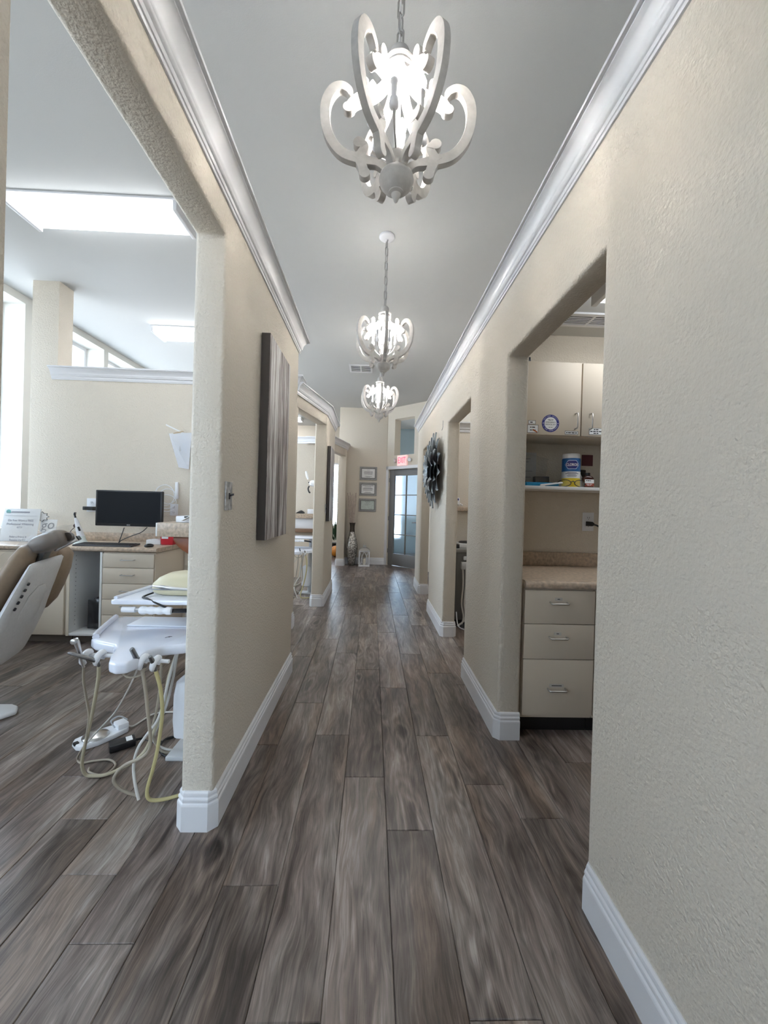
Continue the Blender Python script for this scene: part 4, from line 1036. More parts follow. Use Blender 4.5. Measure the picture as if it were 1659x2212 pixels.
# holder bars and clips
MB().cyl((-1.145,1.64,.650), (-.99,1.64,.647), .008, n=12).build('holder_bar', WHITEP, un, smooth=True)
MB().cyl((-.91,1.625,.640), (-.795,1.620,.636), .008, n=12).build('holder_bar', WHITEP, un, smooth=True)
def clip(x, y, z):
    pts = [(x+.006*math.sin(a), y-.012+.022*math.cos(a), z+.022*math.sin(a)) for a in [-.5+5.2*k/14 for k in range(15)]]
    MB().tube(pts, [.008+.005*math.sin(PI*k/14) for k in range(15)], 10).build('clip', WHITEP, un, smooth=True)
for p in ((-1.125,1.64,.644), (-1.072,1.64,.642), (-.893,1.625,.634), (-.842,1.622,.630)): clip(*p)
def hand(P, R, m=CHROME):
    return MB().tube(P, R, 12).build('handpiece', m, un, smooth=True)
hand([(-1.132,1.575,.735),(-1.130,1.578,.722),(-1.127,1.588,.690),(-1.123,1.60,.640),(-1.122,1.61,.612)], [.009,.011,.008,.0065,.005])
MB().lathe([(.004,-.012),(.010,-.010),(.011,.004),(.006,.010)], 12, (-1.132,1.570,.728), 'y').build('handpiece_head', CHROME, un, smooth=True)
hand([(-1.150,1.562,.686),(-1.142,1.565,.683),(-1.110,1.575,.668),(-1.080,1.590,.652),(-1.068,1.610,.632),(-1.070,1.62,.612)], [.004,.006,.0075,.008,.007,.005], DKSTEEL)
hand([(-.916,1.570,.702),(-.914,1.573,.698),(-.905,1.59,.655)], [.008,.009,.010], DKSTEEL)
hand([(-.905,1.59,.655),(-.903,1.593,.650),(-.893,1.605,.612)], [.011,.010,.006], DARK)
hand([(-.846,1.575,.672),(-.842,1.585,.650),(-.836,1.60,.605)], [.007,.009,.006], DKSTEEL)
for pts, r, m_ in (
    ([(-1.122,1.61,.612),(-1.151,1.654,.533),(-1.162,1.689,.444),(-1.173,1.723,.358),(-1.2,1.754,.276),(-1.224,1.78,.204),(-1.309,1.874,.114),(-1.385,1.961,.026),(-1.364,1.954,.007),(-1.315,1.972,.006),(-1.249,1.982,.006),(-1.196,1.947,.006),(-1.189,1.897,.006),(-1.22,1.872,.006),(-1.282,1.892,.006),(-1.30,1.92,.006)], .0048, HOSEB),
    ([(-1.070,1.62,.612),(-1.085,1.642,.558),(-1.129,1.69,.444),(-1.18,1.741,.318),(-1.216,1.774,.233),(-1.247,1.803,.159),(-1.272,1.83,.083),(-1.272,1.854,.02),(-1.235,1.860,.010),(-1.189,1.868,.010),(-1.148,1.9,.016),(-1.084,1.909,.05),(-1.041,1.917,.096),(-1.014,1.926,.163),(-.989,1.936,.242),(-.968,1.945,.322),(-.96,1.958,.43),(-.92,1.99,.60)], .0072, HOSEM),
    ([(-.893,1.605,.612),(-.884,1.616,.53),(-.883,1.637,.426),(-.882,1.661,.302),(-.893,1.672,.248),(-.931,1.682,.207),(-.996,1.695,.173),(-1.035,1.705,.137),(-1.058,1.713,.096),(-1.047,1.72,.062),(-1.013,1.73,.03),(-.974,1.74,.010)], .0068, HOSEB),
    ([(-.836,1.60,.605),(-.822,1.613,.528),(-.821,1.629,.43),(-.834,1.644,.341),(-.854,1.66,.245),(-.878,1.675,.158),(-.906,1.69,.064),(-.896,1.70,.020),(-.844,1.715,.012),(-.79,1.74,.012)], .0075, mat('yellowed_hose', (.55, .48, .24), .45)),
    ([(-.92,1.98,.60),(-.951,1.95,.434),(-.955,1.87,.283),(-.984,1.829,.225),(-1.006,1.796,.181),(-1.005,1.763,.129),(-.979,1.728,.077),(-.950,1.71,.012)], .0066, HOSEP),
    ([(-.945,1.66,.60),(-.945,1.66,.577),(-1.049,1.772,.436),(-1.166,1.883,.29),(-1.293,1.982,.162),(-1.393,2.058,.06),(-1.442,2.095,.010)], .0036, HOSEP),
    ([(-.93,1.95,.61),(-.988,1.95,.563),(-1.005,1.97,.396),(-1.03,1.987,.244),(-1.054,2.0,.132),(-1.02,2.03,.02),(-.95,2.05,.012)], .0060, HOSEB),
    ([(-.88,1.96,.61),(-.915,1.95,.553),(-.944,1.971,.425),(-.987,1.996,.268),(-1.047,2.019,.127),(-1.061,2.027,.075),(-1.013,2.037,.03),(-.943,2.05,.012)], .0060, HOSEP),
    ([(-1.05,1.70,.617),(-1.02,1.67,.585),(-.985,1.66,.600),(-.96,1.655,.617)], .0040, HOSEB),
    ([(-.99,1.62,.60),(-.955,1.62,.57),(-.91,1.63,.575),(-.90,1.64,.60)], .0040, HOSEB)):
    MB().tube(spline(pts, 5), r, 8).build('hose', m_, un, smooth=True)
# scaler on the upper tray
sc_ = thing('ultrasonic_scaler', 'cream dental scaler box on the upper delivery tray', 'dental device', (-.93, 2.05, .822))
rings = []
for (z, k) in ((.824, .86), (.832, .96), (.852, 1.0), (.872, .98), (.900, .82), (.918, .60), (.924, .40)):
    rings.append([(-.925+.150*k*math.copysign(abs(math.cos(a))**.7, math.cos(a))+.02*(1-k), 2.045+.115*k*math.copysign(abs(math.sin(a))**.7, math.sin(a)), z) for a in [2*PI*j/24 for j in range(24)]])
MB().loft(rings).build('case', mat('cream_plastic', (.66, .60, .42), .4), sc_, smooth=True)
MB().tube([(-1.045, 1.955, .866), (-1.00, 1.935, .868), (-.92, 1.925, .862), (-.86, 1.925, .86)], [.004, .008, .008, .006], 10).build('handpiece', CHROME, sc_, smooth=True)
B((-1.05, 1.925, .853), (-.82, 1.938, .858), 'cradle_slot', DKSTEEL, sc_, bevel=.002)
MB().tube(spline([(-1.04,1.95,.835), (-1.06,1.90,.826), (-1.02,1.865,.826), (-.95,1.85,.80), (-.90,1.86,.775)], 5), .0045, 8).build('cable', DARK, sc_, smooth=True)
MB().tube([(-1.05,2.12,.835), (-1.03,2.16,.86), (-1.0,2.17,.875)], .008, 8).build('blue_trim', mat('blue_plastic', (.05, .16, .30), .4), sc_, smooth=True)

# foot pedal and power brick on the floor
fp = thing('foot_pedal', 'white and steel foot pedal on the floor beside the hoses', 'foot pedal', (-1.42, 2.16, 0))
ax_ = Vector((.62, .78, 0)).normalized(); ay_ = Vector((-ax_.y, ax_.x, 0)); pc0 = Vector((-1.415, 2.165, 0))
po = [(-.115,-.03),(-.10,-.055),(-.03,-.068),(.05,-.062),(.12,-.045),(.135,-.02),(.135,.02),(.12,.045),(.05,.062),(-.03,.068),(-.10,.055),(-.115,.03)]
MB().prism(po, lambda a, b: tuple(pc0+ax_*a+ay_*b+Vector((0,0,.001))), lambda a, b: tuple(pc0+ax_*a*.96+ay_*b*.93+Vector((0,0,.024)))).build('base', WHITEP, fp, bevel=.004)
MB().lathe([(.062,.024),(.060,.030),(.045,.036),(.02,.046),(.003,.050)], 28, tuple(pc0-ax_*.02)).build('disc', CHROME, fp, smooth=True)
MB().obox(pc0+ax_*.10+Vector((0,0,.036)), .055, .07, .030, ax=ax_).build('housing', WHITEP, fp, bevel=.006)
MB().obox(pc0-ax_*.105+Vector((0,0,.022)), .022, .026, .014, ax=ax_).build('switch', DARK, fp, bevel=.003)
MB().tube(spline([pc0+ax_*.07+Vector((0,0,.03)), pc0+ax_*.05+Vector((0,0,.075)), pc0+ax_*.09+Vector((0,0,.085)), pc0+ax_*.13+Vector((0,0,.05))], 4), .004, 6).build('guard', clear_film('clear_guard', (.8, .85, .9), .4), fp, smooth=True)
MB().tube(spline([pc0+ax_*.13+Vector((0,0,.02)), (-1.307,2.275,.008), (-1.285,2.359,.007), (-1.26,2.412,.007), (-1.174,2.434,.007), (-.90,2.42,.007)], 5), .005, 6).build('cable', HOSEP, fp, smooth=True)
pb_ = thing('power_brick', 'small black power brick with a white label on the floor', 'adapter', (-1.26, 2.10, 0))
bx2 = Vector((.80, .60, 0)); c2 = Vector((-1.255, 2.095, .018))
MB().obox(c2, .115, .065, .034, ax=bx2).build('case', DARK, pb_, bevel=.005)
MB().obox(c2+bx2*.030+Vector((0,0,.0175)), .028, .045, .001, ax=bx2).build('label_patch', PAPER, pb_)
MB().tube([c2+bx2*.055, c2+bx2*.10+Vector((0,0,-.004))], [.007,.005], 8).build('strain_relief', DARK, pb_, smooth=True)
MB().tube(spline([c2+bx2*.09+Vector((0,0,-.004)), (-1.11,2.125,.006), (-1.059,2.152,.006), (-1.014,2.185,.006), (-.92,2.22,.006)], 5), .003, 6).build('cord', DARK, pb_, smooth=True)
bc = MB(); bc.tube(spline([(-.88,1.985,.007),(-.93,1.995,.007),(-.993,2.013,.007),(-1.052,2.07,.007),(-1.062,2.15,.012),(-1.004,2.191,.007),(-.90,2.24,.007)], 5), .0055, 8)
tag(bc.build('floor_cable', DARK, smooth=True), 'thick black cable looping on the floor behind the near pier', 'cable')

# second room: the same unit, seen far away
u2 = copy_tree(un); u2.location = (un.location.x-.025, un.location.y+3.72, 0)
u2['label'] = 'distant white dental delivery unit glimpsed through the second left opening'
cg = thing('side_counter', 'tan-topped white counter at the back of the second left room', 'counter', (-1.3, 7.2, 0))
B((-1.9, 6.95, 1.04), (-.80, 7.40, 1.12), 'top', COUNTER, cg, bevel=.006)
B((-1.9, 7.0, .86), (-.80, 7.40, 1.04), 'apron', WHITEP, cg, bevel=.004)
B((-1.9, 6.9, .80), (-.80, 7.40, .86), 'lower_edge', mat('brown_edge_band', (.22, .13, .08), .5), cg, bevel=.01)
B((-1.88, 7.02, 0), (-.82, 7.40, .80), 'carcass', LAMIN, cg, bevel=.002)
it = thing('phone_stand', 'black handset on the tan counter in the second left room', 'handset', (-1.29, 7.1, 1.12))
MB().prism([(-1.34,1.121),(-1.19,1.121),(-1.20,1.15),(-1.25,1.175),(-1.30,1.15)], lambda a, b: (a, 7.05, b), lambda a, b: (a, 7.16, b)).build('handset', DARK, it, bevel=.004)
it = thing('glove_box', 'small white box with a dark end on the tan counter', 'box', (-1.08, 7.1, 1.12))
B((-1.13, 7.05, 1.121), (-1.02, 7.2, 1.20), 'carton', WHITEP, it, bevel=.003)
B((-1.02, 7.06, 1.125), (-.985, 7.18, 1.19), 'dark_end', DARK, it, bevel=.01)
dl = thing('dental_lamp', 'dental lamp arm with black handle hanging in the second left room', 'dental lamp', (-.97, 6.0, 1.6))
MB().tube(spline([(-1.0,6.0,1.78), (-.985,6.0,1.72), (-.965,6.0,1.66)], 4), [.010,.014,.016,.018,.018,.018,.016,.014,.012], 8).build('arm', WHITEP, dl, smooth=True)
MB().tube(spline([(-.955,6.0,1.62), (-.94,6.0,1.60), (-.90,6.0,1.585)], 3), .010, 8).build('joint', DARK, dl, smooth=True)
MB().tube(spline([(-.945,6.0,1.56), (-.96,6.0,1.52), (-.945,6.0,1.47), (-.925,6.0,1.46)], 4), .011, 8).build('grip', DARK, dl, smooth=True)
MB().ball((-.89,6.0,1.60), .06, 8, 1, .7, .8).build('lamp_head', WHITEP, dl, smooth=True)
MB().tube([(-.90,6.0,1.60), (-.80,6.0,1.60), (-.738,6.0,1.60)], .014, 8).build('wall_arm', WHITEP, dl, smooth=True)

# far room: plant and pumpkin below the blind
pt = thing('potted_plant', 'dark green plant below the far blind', 'plant', (-.93, 10.4, 0))
MB().lathe([(.09,0),(.12,.02),(.14,.28),(.15,.30),(.13,.30)], 20, (-.95, 10.5, 0)).build('pot', DARK, pt, smooth=True)
rp = random.Random(9)
lfm = mat('dark_leaf', (.03, .075, .035), .45)
for k in range(40):
    a = rp.uniform(0, 2*PI); L = rp.uniform(.15, .3); tz = rp.uniform(.1, .55); b0 = Vector((-.95, 10.5, .3))
    p = b0+Vector((math.cos(a)*L*.7, math.sin(a)*L*.7, tz)); d = (p-b0).normalized(); s_ = d.cross(UP).normalized()*.035
    m_ = (p+b0)/2+d*.08
    MB().add([p+d*.06, m_+s_, m_-d*.10, m_-s_, m_+Vector((0,0,.004))], [(0,1,4),(1,2,4),(2,3,4),(3,0,4),(0,3,2,1)]).build('leaf', lfm, pt)
pk = thing('pumpkin', 'orange pumpkin on the floor below the far plant', 'pumpkin', (-.85, 10.0, 0))
mb = MB(); rings = []
for i in range(9):
    ph2 = PI*i/8; rings.append([(-.86+(.15+.012*math.cos(8*a))*max(.06, math.sin(ph2))*math.cos(a), 9.95+(.15+.012*math.cos(8*a))*max(.06, math.sin(ph2))*math.sin(a), .14-.138*math.cos(ph2)) for a in [2*PI*k/32 for k in range(32)]])
mb.loft(rings).build('body', mat('pumpkin_orange', (.55, .20, .02), .45), pk, smooth=True)
MB().tube([(-.86,9.95,.27), (-.855,9.95,.30), (-.845,9.95,.33)], [.018,.012,.012], 8).build('stem', lfm, pk, smooth=True)

# ================================================================== SUPPLY ROOM (right, first opening)
SF = 2.245
def base_unit(x0, x1, label):
    t = thing('drawer_cabinet', label, 'cabinet', ((x0+x1)/2, 2.55, 0), 'supply room base cabinets')
    B((x0, SF+.002, .10), (x1, 2.865, .838), 'carcass', LAMIN, t, bevel=.001)
    B((x0, SF+.055, 0), (x1, 2.865, .10), 'toe_kick', DARK, t, bevel=0)
    xm = (x0+x1)/2
    for (z0, z1) in ((.642, .832), (.442, .638), (.121, .438)):
        d_ = B((x0+.002, SF-.018, z0), (x1-.002, SF+.002, z1), 'drawer', LAMIN, t, bevel=.0015)
        zc = z0+(z1-z0)*.62 if z1 > .5 else z0+.148
        hx = xm-.008
        MB().tube([(hx-.05, SF-.018, zc+.006), (hx-.05, SF-.040, zc+.003), (hx-.046, SF-.046, zc), (hx+.046, SF-.046, zc), (hx+.05, SF-.040, zc+.003), (hx+.05, SF-.018, zc+.006)], .0042, 8).build('handle', CHROME, d_, smooth=True)
        lb = B((hx-.022 if z1 > .5 else hx-.04, SF-.0195, zc+.014), (hx+.020 if z1 > .5 else hx+.042, SF-.018, zc+.032), 'drawer_label', mat('label_film', (.62, .58, .52), .5), d_, bevel=0)
        B((hx-.008 if z1 > .5 else hx-.028, SF-.0200, zc+.021), (hx+.006 if z1 > .5 else hx+.030, SF-.0195, zc+.025), 'print', INK, lb, bevel=0)
    return t
base_unit(.880, 1.288, 'taupe three-drawer base cabinet in the supply room with bar handles')
base_unit(1.292, 1.75, 'second three-drawer base cabinet, hidden behind the near right wall')
wt2 = thing('supply_worktop', 'tan laminate worktop with backsplash above the supply drawers', 'worktop', (1.3, 2.5, .84))
prof = [(2.212, .860), (2.215, .848), (2.226, .841), (2.868, .841), (2.868, .886), (2.232, .886), (2.219, .880), (2.213, .871)]
MB().prism(prof, lambda a, b: (.880, a, b), lambda a, b: (2.3, a, b)).build('slab', COUNTER, wt2, bevel=.001, seg=1)
B((.880, 2.846, .886), (2.3, 2.868, .985), 'backsplash', COUNTER, wt2, bevel=.005)
outlet('wall_outlet', 1.585, 2.87, 1.212, 'white outlet with a black plug above the supply worktop', .085, .135)
pg = thing('black_plug', 'black plug and cord in the supply room outlet', 'plug', (1.60, 2.85, 1.18))
MB().tube([(1.565, 2.858, 1.198), (1.60, 2.835, 1.197), (1.61, 2.832, 1.195)], [.018, .017, .010], 10).build('body', DARK, pg, smooth=True)
MB().tube(spline([(1.605, 2.833, 1.195), (1.64, 2.82, 1.18), (1.69, 2.82, 1.13), (1.75, 2.82, 1.0), (1.78, 2.82, .89)], 4), .006, 8).build('cord', DARK, pg, smooth=True)
# wall cabinet and open shelf
WC = 2.55
wc = thing('wall_cabinet', 'taupe two-door wall cabinet in the supply room with labels', 'cabinet', (1.33, 2.7, 1.77))
B((.865, WC+.002, 1.77), (1.80, 2.866, 2.245), 'carcass', LAMIN, wc, bevel=.001)
WD = []
for (x0, x1) in ((.868, 1.331), (1.339, 1.798)):
    WD.append(B((x0, WC-.018, 1.772), (x1, WC+.002, 2.243), 'door', LAMIN, wc, bevel=.002))
for dd, hx in ((WD[0], 1.297), (WD[1], 1.392)):
    MB().tube([(hx, WC-.018, 1.815), (hx, WC-.045, 1.817), (hx, WC-.050, 1.822), (hx, WC-.050, 1.908), (hx, WC-.045, 1.913), (hx, WC-.018, 1.915)], .0042, 8).build('handle', CHROME, dd, smooth=True)
def lab(x0, x1, z0, z1, rows, dd, border=True):
    y = WC-.018
    o = B((x0, y-.0012, z0), (x1, y, z1), 'sticker', PAPER, dd, bevel=0)
    if border:
        b4 = MB(); e = .002
        for (a0, a1, b0, b1) in ((x0, x1, z0, z0+e), (x0, x1, z1-e, z1), (x0, x0+e, z0, z1), (x1-e, x1, z0, z1)): b4.box((a0, y-.0016, b0), (a1, y-.0012, b1))
        b4.build('sticker_border', INK, dd)
    bars(dd, x0, x1, (z0+z1)/2, rows, y-.0014)
lab(1.230, 1.317, 1.779, 1.802, [(0, .80, .006)], WD[0])
lab(1.388, 1.480, 1.783, 1.826, [(.012, .32, .006), (0, .82, .006), (-.012, .36, .006)], WD[1])
lab(.99, 1.038, 1.838, 1.862, [(0, .5, .006)], WD[0])
lab(.985, 1.056, 1.782, 1.834, [(.010, .5, .006), (-.008, .5, .006)], WD[0])
MB().obox((1.035, WC-.020, 1.795), .035, .002, .008, ax=(1, 0, -.55)).build('arrow_mark', mat('rust_orange', (.45, .12, .02), .6), WD[0])
NAVY = mat('navy_print', (.03, .035, .22), .5)
bx_, bz_ = 1.135, 1.847
MB().lathe([(.056, 0), (.056, -.0012)], 40, (bx_, WC-.018, bz_), 'y').build('round_sticker', NAVY, WD[0])
MB().lathe([(.040, -.0012), (.040, -.0018)], 40, (bx_, WC-.018, bz_), 'y').build('sticker_centre', PAPER, WD[0])
for tx, dz in (('EMERGENCY', .006), ('MEDICAL KIT', -.008)): text(tx, .0115, INK, WD[0], (bx_, WC-.0200, bz_+dz), (1, 0, 0), (0, 0, 1), depth=.0002)
bars(WD[0], bx_-.02, bx_+.02, bz_, [(.023, .9, .0022), (.019, .7, .0022), (-.026, .6, .0025)], WC-.0199)
def ringtext(s, top):
    n = len(s); R_ = .0475
    for i, chh in enumerate(s):
        if chh == ' ': continue
        a = (PI/2-(i-(n-1)/2)*.165) if top else (-PI/2+(i-(n-1)/2)*.165)
        o = (bx_+R_*math.cos(a), WC-.0195, bz_+R_*math.sin(a))
        up2 = Vector((math.cos(a), 0, math.sin(a)))*(1 if top else -1); ax2 = Vector((up2.z, 0, -up2.x))
        text(chh, .0095, PAPER, WD[0], o, ax2, up2, depth=.0002)
ringtext('PATIENT SAFETY', True); ringtext('IS OUR COMMITMENT', False)
for sx_ in (-1, 1): MB().lathe([(.003, -.0012), (.003, -.0020)], 10, (bx_+sx_*.048, WC-.018, bz_), 'y').build('sticker_dot', PAPER, WD[0])
sf = thing('wall_shelf', 'pale open shelf hung below the supply wall cabinet', 'shelf', (1.3, 2.7, 1.42))
B((.865, 2.575, 1.424), (1.80, 2.866, 1.446), 'board', LAMIN_W, sf, bevel=.002)
B((.866, 2.60, 1.446), (.878, 2.866, 1.77), 'side_panel', LAMIN, sf, bevel=.001)
B((1.786, 2.60, 1.446), (1.80, 2.866, 1.77), 'side_panel', LAMIN, sf, bevel=.001)
# wipes canister
cx_, cy_, cr_ = 1.345, 2.665, .058
wp = thing('wipes_canister', 'blue, white and yellow disinfecting wipes canister on the shelf', 'canister', (cx_, cy_, 1.446))
MB().lathe([(cr_*.97,0),(cr_,.004),(cr_,.060)], 36, (cx_, cy_, 1.446)).build('lower_label', mat('label_yellow', (.78, .58, .03), .4), wp, smooth=True)
MB().lathe([(cr_,.060),(cr_,.105)], 36, (cx_, cy_, 1.446)).build('middle_label', PAPER, wp, smooth=True)
MB().lathe([(cr_,.105),(cr_,.190),(cr_*.97,.194)], 36, (cx_, cy_, 1.446)).build('upper_label', mat('label_blue', (.02, .13, .38), .4), wp, smooth=True)
MB().lathe([(cr_*.96,.194),(cr_*.97,.200),(cr_*.95,.222),(cr_*.88,.226)], 36, (cx_, cy_, 1.446)).build('lid', WHITEP, wp, smooth=True)
def cylwrap(zc, rad, a0=-PI/2):
    return lambda x, y, z: Vector((cx_+(rad+z)*math.cos(a0+x/rad), cy_+(rad+z)*math.sin(a0+x/rad), zc+y))
AA = -PI/2-.34
def hexpatch(pts, rad, m, nm):
    # curved patch from outline sampled as horizontal strips
    n = 14; vs = []; fs = []
    xs = [p[0] for p in pts]; x0, x1 = min(xs), max(xs)
    def span(x):
        lo, hi = 1e9, -1e9
        for i in range(len(pts)):
            (ax1, ay1), (bx1, by1) = pts[i], pts[(i+1) % len(pts)]
            if min(ax1, bx1)-1e-9 <= x <= max(ax1, bx1)+1e-9 and abs(bx1-ax1) > 1e-9:
                y = ay1+(by1-ay1)*(x-ax1)/(bx1-ax1); lo = min(lo, y); hi = max(hi, y)
        return lo, hi
    f = cylwrap(0, rad, AA)
    for i in range(n+1):
        x = x0+(x1-x0)*min(max(i/n, .002), .998); lo, hi = span(x)
        vs += [f(x, lo, 0), f(x, hi, 0)]
    fs = [(2*i, 2*i+2, 2*i+3, 2*i+1) for i in range(n)]
    MB().add(vs, fs).build(nm, m, wp)
zl = 1.446+.150
hexpatch([(-.048, zl), (-.026, zl+.030), (.026, zl+.030), (.048, zl), (.026, zl-.030), (-.026, zl-.030)], cr_+.0004, mat('label_pale', (.55, .62, .80), .4), 'logo_border')
hexpatch([(-.044, zl), (-.024, zl+.026), (.024, zl+.026), (.044, zl), (.024, zl-.026), (-.024, zl-.026)], cr_+.0008, mat('logo_navy', (.03, .035, .20), .4), 'logo_patch')
text('CLOROX', .024, PAPER, wp, (0, 0, 0), (1, 0, 0), (0, 0, 1), depth=.0005, wrap=cylwrap(zl-.001, cr_+.0012, AA), bold=.0006, sx=.78)
for (hw, dz, hh) in ((.030, .098, .0022), (.044, .090, .0028), (.024, .083, .0016), (.034, .077, .0018), (.028, .071, .0014)):
    hexpatch([(-hw, 1.446+dz-hh), (hw, 1.446+dz-hh), (hw, 1.446+dz+hh), (-hw, 1.446+dz+hh)], cr_+.0006, GREYINK, 'print')
# safety glasses
gl = thing('safety_glasses', 'clear safety glasses with black frame lying on the shelf', 'glasses', (1.33, 2.60, 1.446))
GX, GY = 1.322, 2.590
def rimpt(s_, a, k=1.0):
    return (GX+s_*(.012+.082*k*(1-math.cos(a))/2), GY+.030*((1-math.cos(a))/2)**2, 1.470+(.026 if math.sin(a) > 0 else .018)*k*math.sin(a)-.004*(1-math.cos(a)))
for s_ in (-1, 1):
    MB().tube([rimpt(s_, 2*PI*k/22) for k in range(22)], .0026, 6, closed=True).build('rim', DARK, gl, smooth=True)
    MB().add([rimpt(s_, 2*PI*k/22, .98) for k in range(22)], [tuple(range(22))]).build('lens', clear_film('clear_lens', (.9, .9, .8), .15), gl)
    MB().tube(spline([(GX+s_*.094, GY+.028, 1.470), (GX+s_*.108, GY+.045, 1.466), (GX+s_*.118, GY+.10, 1.456), (GX+s_*.095, GY+.135, 1.451)], 4), .0032, 6).build('temple', DARK, gl, smooth=True)
MB().tube([(GX-.013, GY, 1.478), (GX, GY-.003, 1.484), (GX+.013, GY, 1.478)], .0032, 6).build('bridge', DARK, gl, smooth=True)
# bottles
bo_ = thing('iodine_bottle', 'brown bottle with a white label at the right of the shelf', 'bottle', (1.45, 2.66, 1.446))
rings = []
for (z, hw, hd) in ((0, .030, .02), (.004, .036, .024), (.066, .036, .024), (.078, .024, .018), (.082, .014, .014)):
    rings.append([(1.456+hw*math.copysign(abs(math.cos(a))**.5, math.cos(a)), 2.655+hd*math.copysign(abs(math.sin(a))**.5, math.sin(a)), 1.446+z) for a in [2*PI*k/24 for k in range(24)]])
MB().loft(rings).build('body', mat('dark_brown_glass', (.045, .012, .008), .2), bo_, smooth=True)
MB().lathe([(.015,.082),(.015,.10),(.012,.102)], 16, (1.456, 2.655, 1.446)).build('cap', DARK, bo_, smooth=True)
B((1.424, 2.629, 1.476), (1.486, 2.631, 1.502), 'label_patch', PAPER, bo_, bevel=0)
B((1.424, 2.6288, 1.456), (1.486, 2.631, 1.476), 'label_band', mat('label_rust', (.30, .06, .03), .5), bo_, bevel=0)
bars(bo_, 1.428, 1.468, 1.491, [(.003, .8, .006)], 2.6288)
bars(bo_, 1.428, 1.478, 1.467, [(.003, .8, .003), (-.004, .5, .003)], 2.6286, PAPER)
nb = thing('nozzle_bottle', 'small white nozzle bottle behind the brown bottle', 'bottle', (1.43, 2.72, 1.446))
MB().lathe([(.022,0),(.024,.004),(.024,.08),(.016,.095),(.014,.10),(.014,.115),(.009,.118),(.007,.140),(.003,.152)], 20, (1.428, 2.725, 1.446)).build('body', WHITEP, nb, smooth=True)
nb = thing('dark_jar', 'dark jar at the back of the supply shelf', 'jar', (1.39, 2.79, 1.446))
MB().lathe([(.04,0),(.042,.004),(.042,.09),(.036,.10),(.036,.115)], 20, (1.465, 2.775, 1.446)).build('body', DARK, nb, smooth=True)
MB().lathe([(.038,.115),(.038,.130),(.034,.132)], 20, (1.465, 2.775, 1.446)).build('lid', DARK, nb, smooth=True)
# blue packet, white card, plastic bag of papers, black folder, note, small black box on the cabinet
bp2 = thing('blue_packet', 'flat bright blue packet on the left of the shelf', 'packet', (1.12, 2.66, 1.446))
MB().obox((1.125, 2.665, 1.462), .22, .13, .026, ax=(1, .02, 0), az=(.04, -.10, 1)).build('packet', mat('cyan_blue', (.015, .22, .42), .35), bp2, bevel=.006)
B((1.115, 2.597, 1.4465), (1.14, 2.600, 1.458), 'tag', PAPER, bp2, bevel=0)
wc2 = thing('white_card', 'white folded card in front of the blue packet', 'card', (1.18, 2.62, 1.446))
MB().prism([(1.105, 1.447), (1.115, 1.447), (1.255, 1.468), (1.25, 1.476), (1.108, 1.458)], lambda a, b: (a, 2.585, b), lambda a, b: (a, 2.60, b)).build('fold', PAPER, wc2, bevel=.001)
pbg = thing('paper_bag', 'clear plastic bag holding papers at the back of the shelf', 'bag', (1.12, 2.80, 1.446))
B((.955, 2.835, 1.448), (1.175, 2.841, 1.70), 'papers', mat('grey_white_paper', (.62, .63, .64), .7), pbg, bevel=0)
mb = MB()
for k in range(7): mb.box((.97, 2.8335, 1.52+k*.022), (.97+random.Random(k).uniform(.10, .18), 2.8345, 1.525+k*.022))
mb.build('print', GREYINK, pbg)
mb = MB(); rr2 = random.Random(21); vs = []; fs = []
for i in range(9):
    for j in range(8):
        vs.append((1.03+.21*i/8+rr2.uniform(-.006, .006), 2.80+rr2.uniform(-.012, .012), 1.452+.235*j/7*(1-.25*abs(i/8-.4))))
for i in range(8):
    for j in range(7): fs.append((i*8+j, (i+1)*8+j, (i+1)*8+j+1, i*8+j+1))
mb.add(vs, fs).build('film', clear_film('bag_film', (.85, .88, .9), .22, .15), pbg)
MB().obox((1.19, 2.78, 1.49), .10, .05, .07).build('dark_content', DKSTEEL, pbg, bevel=.006)
bf = thing('black_folder', 'black folder leaning at the left end of the shelf', 'folder', (.93, 2.68, 1.446))
MB().prism([(.955, 1.447), (1.03, 1.447), (.99, 1.66), (.955, 1.68)], lambda a, b: (a, 2.63, b), lambda a, b: (a, 2.645, b)).build('cover', DARK, bf, bevel=.002)
nt_ = tag(B((1.525, 2.862, 1.62), (1.605, 2.869, 1.70), 'wall_note', mat('maroon_note', (.10, .022, .03), .6), bevel=.001), 'small maroon note stuck on the wall above the shelf', 'note')
bb = thing('clip_case', 'tiny black clip on top of the wall cabinet', 'clip', (.99, 2.6, 2.246))
B((.965, 2.57, 2.246), (1.012, 2.62, 2.268), 'case', DARK, bb, bevel=.003)
B((.968, 2.57, 2.268), (.980, 2.61, 2.280), 'tooth', DARK, bb, bevel=.002)
B((.995, 2.57, 2.268), (1.010, 2.61, 2.284), 'tooth', DARK, bb, bevel=.002)

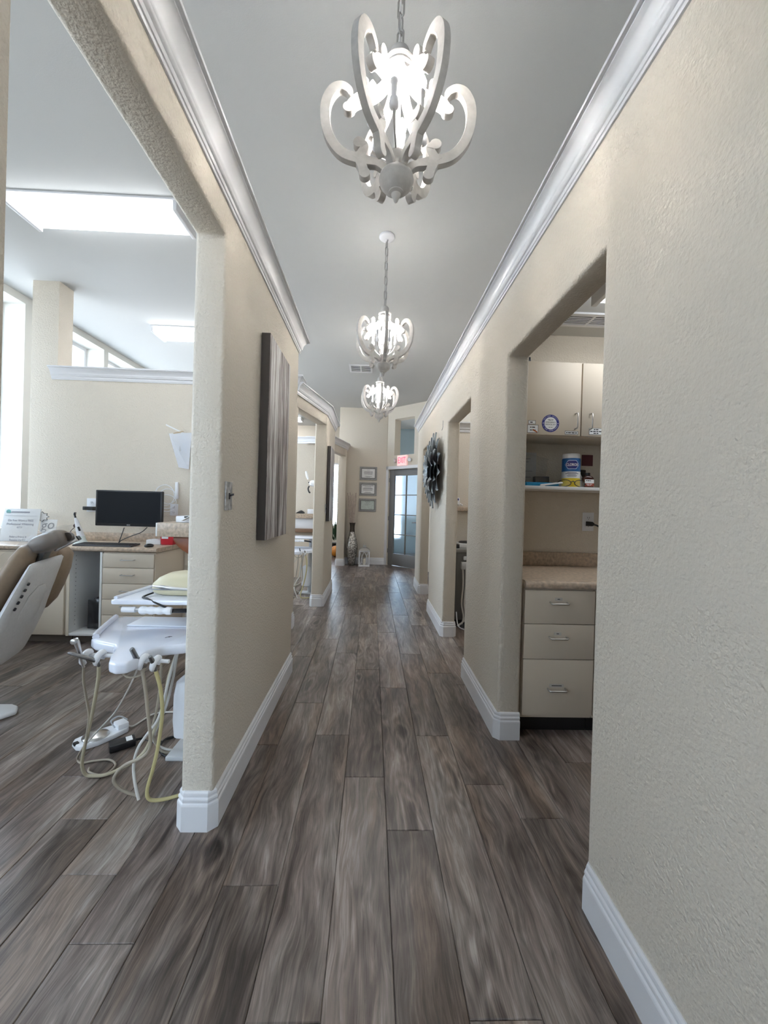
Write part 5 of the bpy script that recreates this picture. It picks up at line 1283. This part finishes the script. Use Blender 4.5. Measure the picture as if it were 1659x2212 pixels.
# ================================================================== SECOND RIGHT ROOM
gx = thing('dental_cart', 'grey dental cart with hoses just inside the second right opening', 'cart', (1.1, 4.45, 0))
CARTM = mat('dark_grey_cart', (.16, .16, .155), .45)
B((.945, 4.36, .05), (1.35, 4.80, .80), 'body', CARTM, gx, bevel=.015)
B((.925, 4.33, .80), (1.37, 4.82, .845), 'top', mat('mid_grey_cart_top', (.28, .28, .27), .4), gx, bevel=.012)
MB().lathe([(.24,0),(.25,.006),(.23,.03),(.05,.05)], 28, (1.12, 4.47, 0)).build('base', DARK, gx, smooth=True)
B((.995, 4.30, .62), (1.30, 4.36, .70), 'holder', GREYP, gx, bevel=.006)
B((1.02, 4.32, .72), (1.30, 4.36, .76), 'rail', GREYP, gx, bevel=.006)
for k in range(3):
    MB().tube(spline([(1.012+.035*k, 4.315, .63), (1.016+.03*k, 4.30, .45), (1.005+.03*k, 4.30, .25), (1.03+.02*k, 4.30, .10), (1.0-.02*k, 4.28, .012)], 5), .009, 8).build('hose', HOSEP, gx, smooth=True)
MB().tube(spline([(.95, 4.30, .16), (.96, 4.24, .03), (1.02, 4.16, .008), (1.12, 4.13, .008)], 5), .006, 8).build('cord', WHITEP, gx, smooth=True)
ti = thing('tool_tray', 'white tray with a black lid on the grey cart', 'tray', (1.06, 4.5, .845))
B((.985, 4.40, .846), (1.30, 4.62, .895), 'tray_body', WHITEP, ti, bevel=.008)
MB().lathe([(.08,0),(.085,.006),(.07,.02),(.02,.025)], 24, (1.08, 4.50, .895)).build('lid', DARK, ti, smooth=True)
B((.93, 4.36, .846), (.98, 4.44, .885), 'clip_block', DARK, ti, bevel=.004)
sp = tag(B((.98, 4.93, 1.255), (1.35, 5.018, 1.305), 'wall_ledge', COUNTER, bevel=.003), 'short tan ledge on the second right room partition', 'ledge')
dp = thing('soap_dispenser', 'small white dispenser with a dark window above the tan ledge', 'dispenser', (1.07, 4.99, 1.33))
B((1.045, 4.95, 1.335), (1.10, 5.018, 1.42), 'body', WHITEP, dp, bevel=.006)
B((1.06, 4.946, 1.385), (1.085, 4.951, 1.41), 'window_patch', NAVY, dp, bevel=.001)
for k in range(3): MB().ball((1.09+.02*k, 4.965, 1.33+.012*(k % 2)), .012, 5).build('cotton_ball', PAPER, dp, smooth=True)
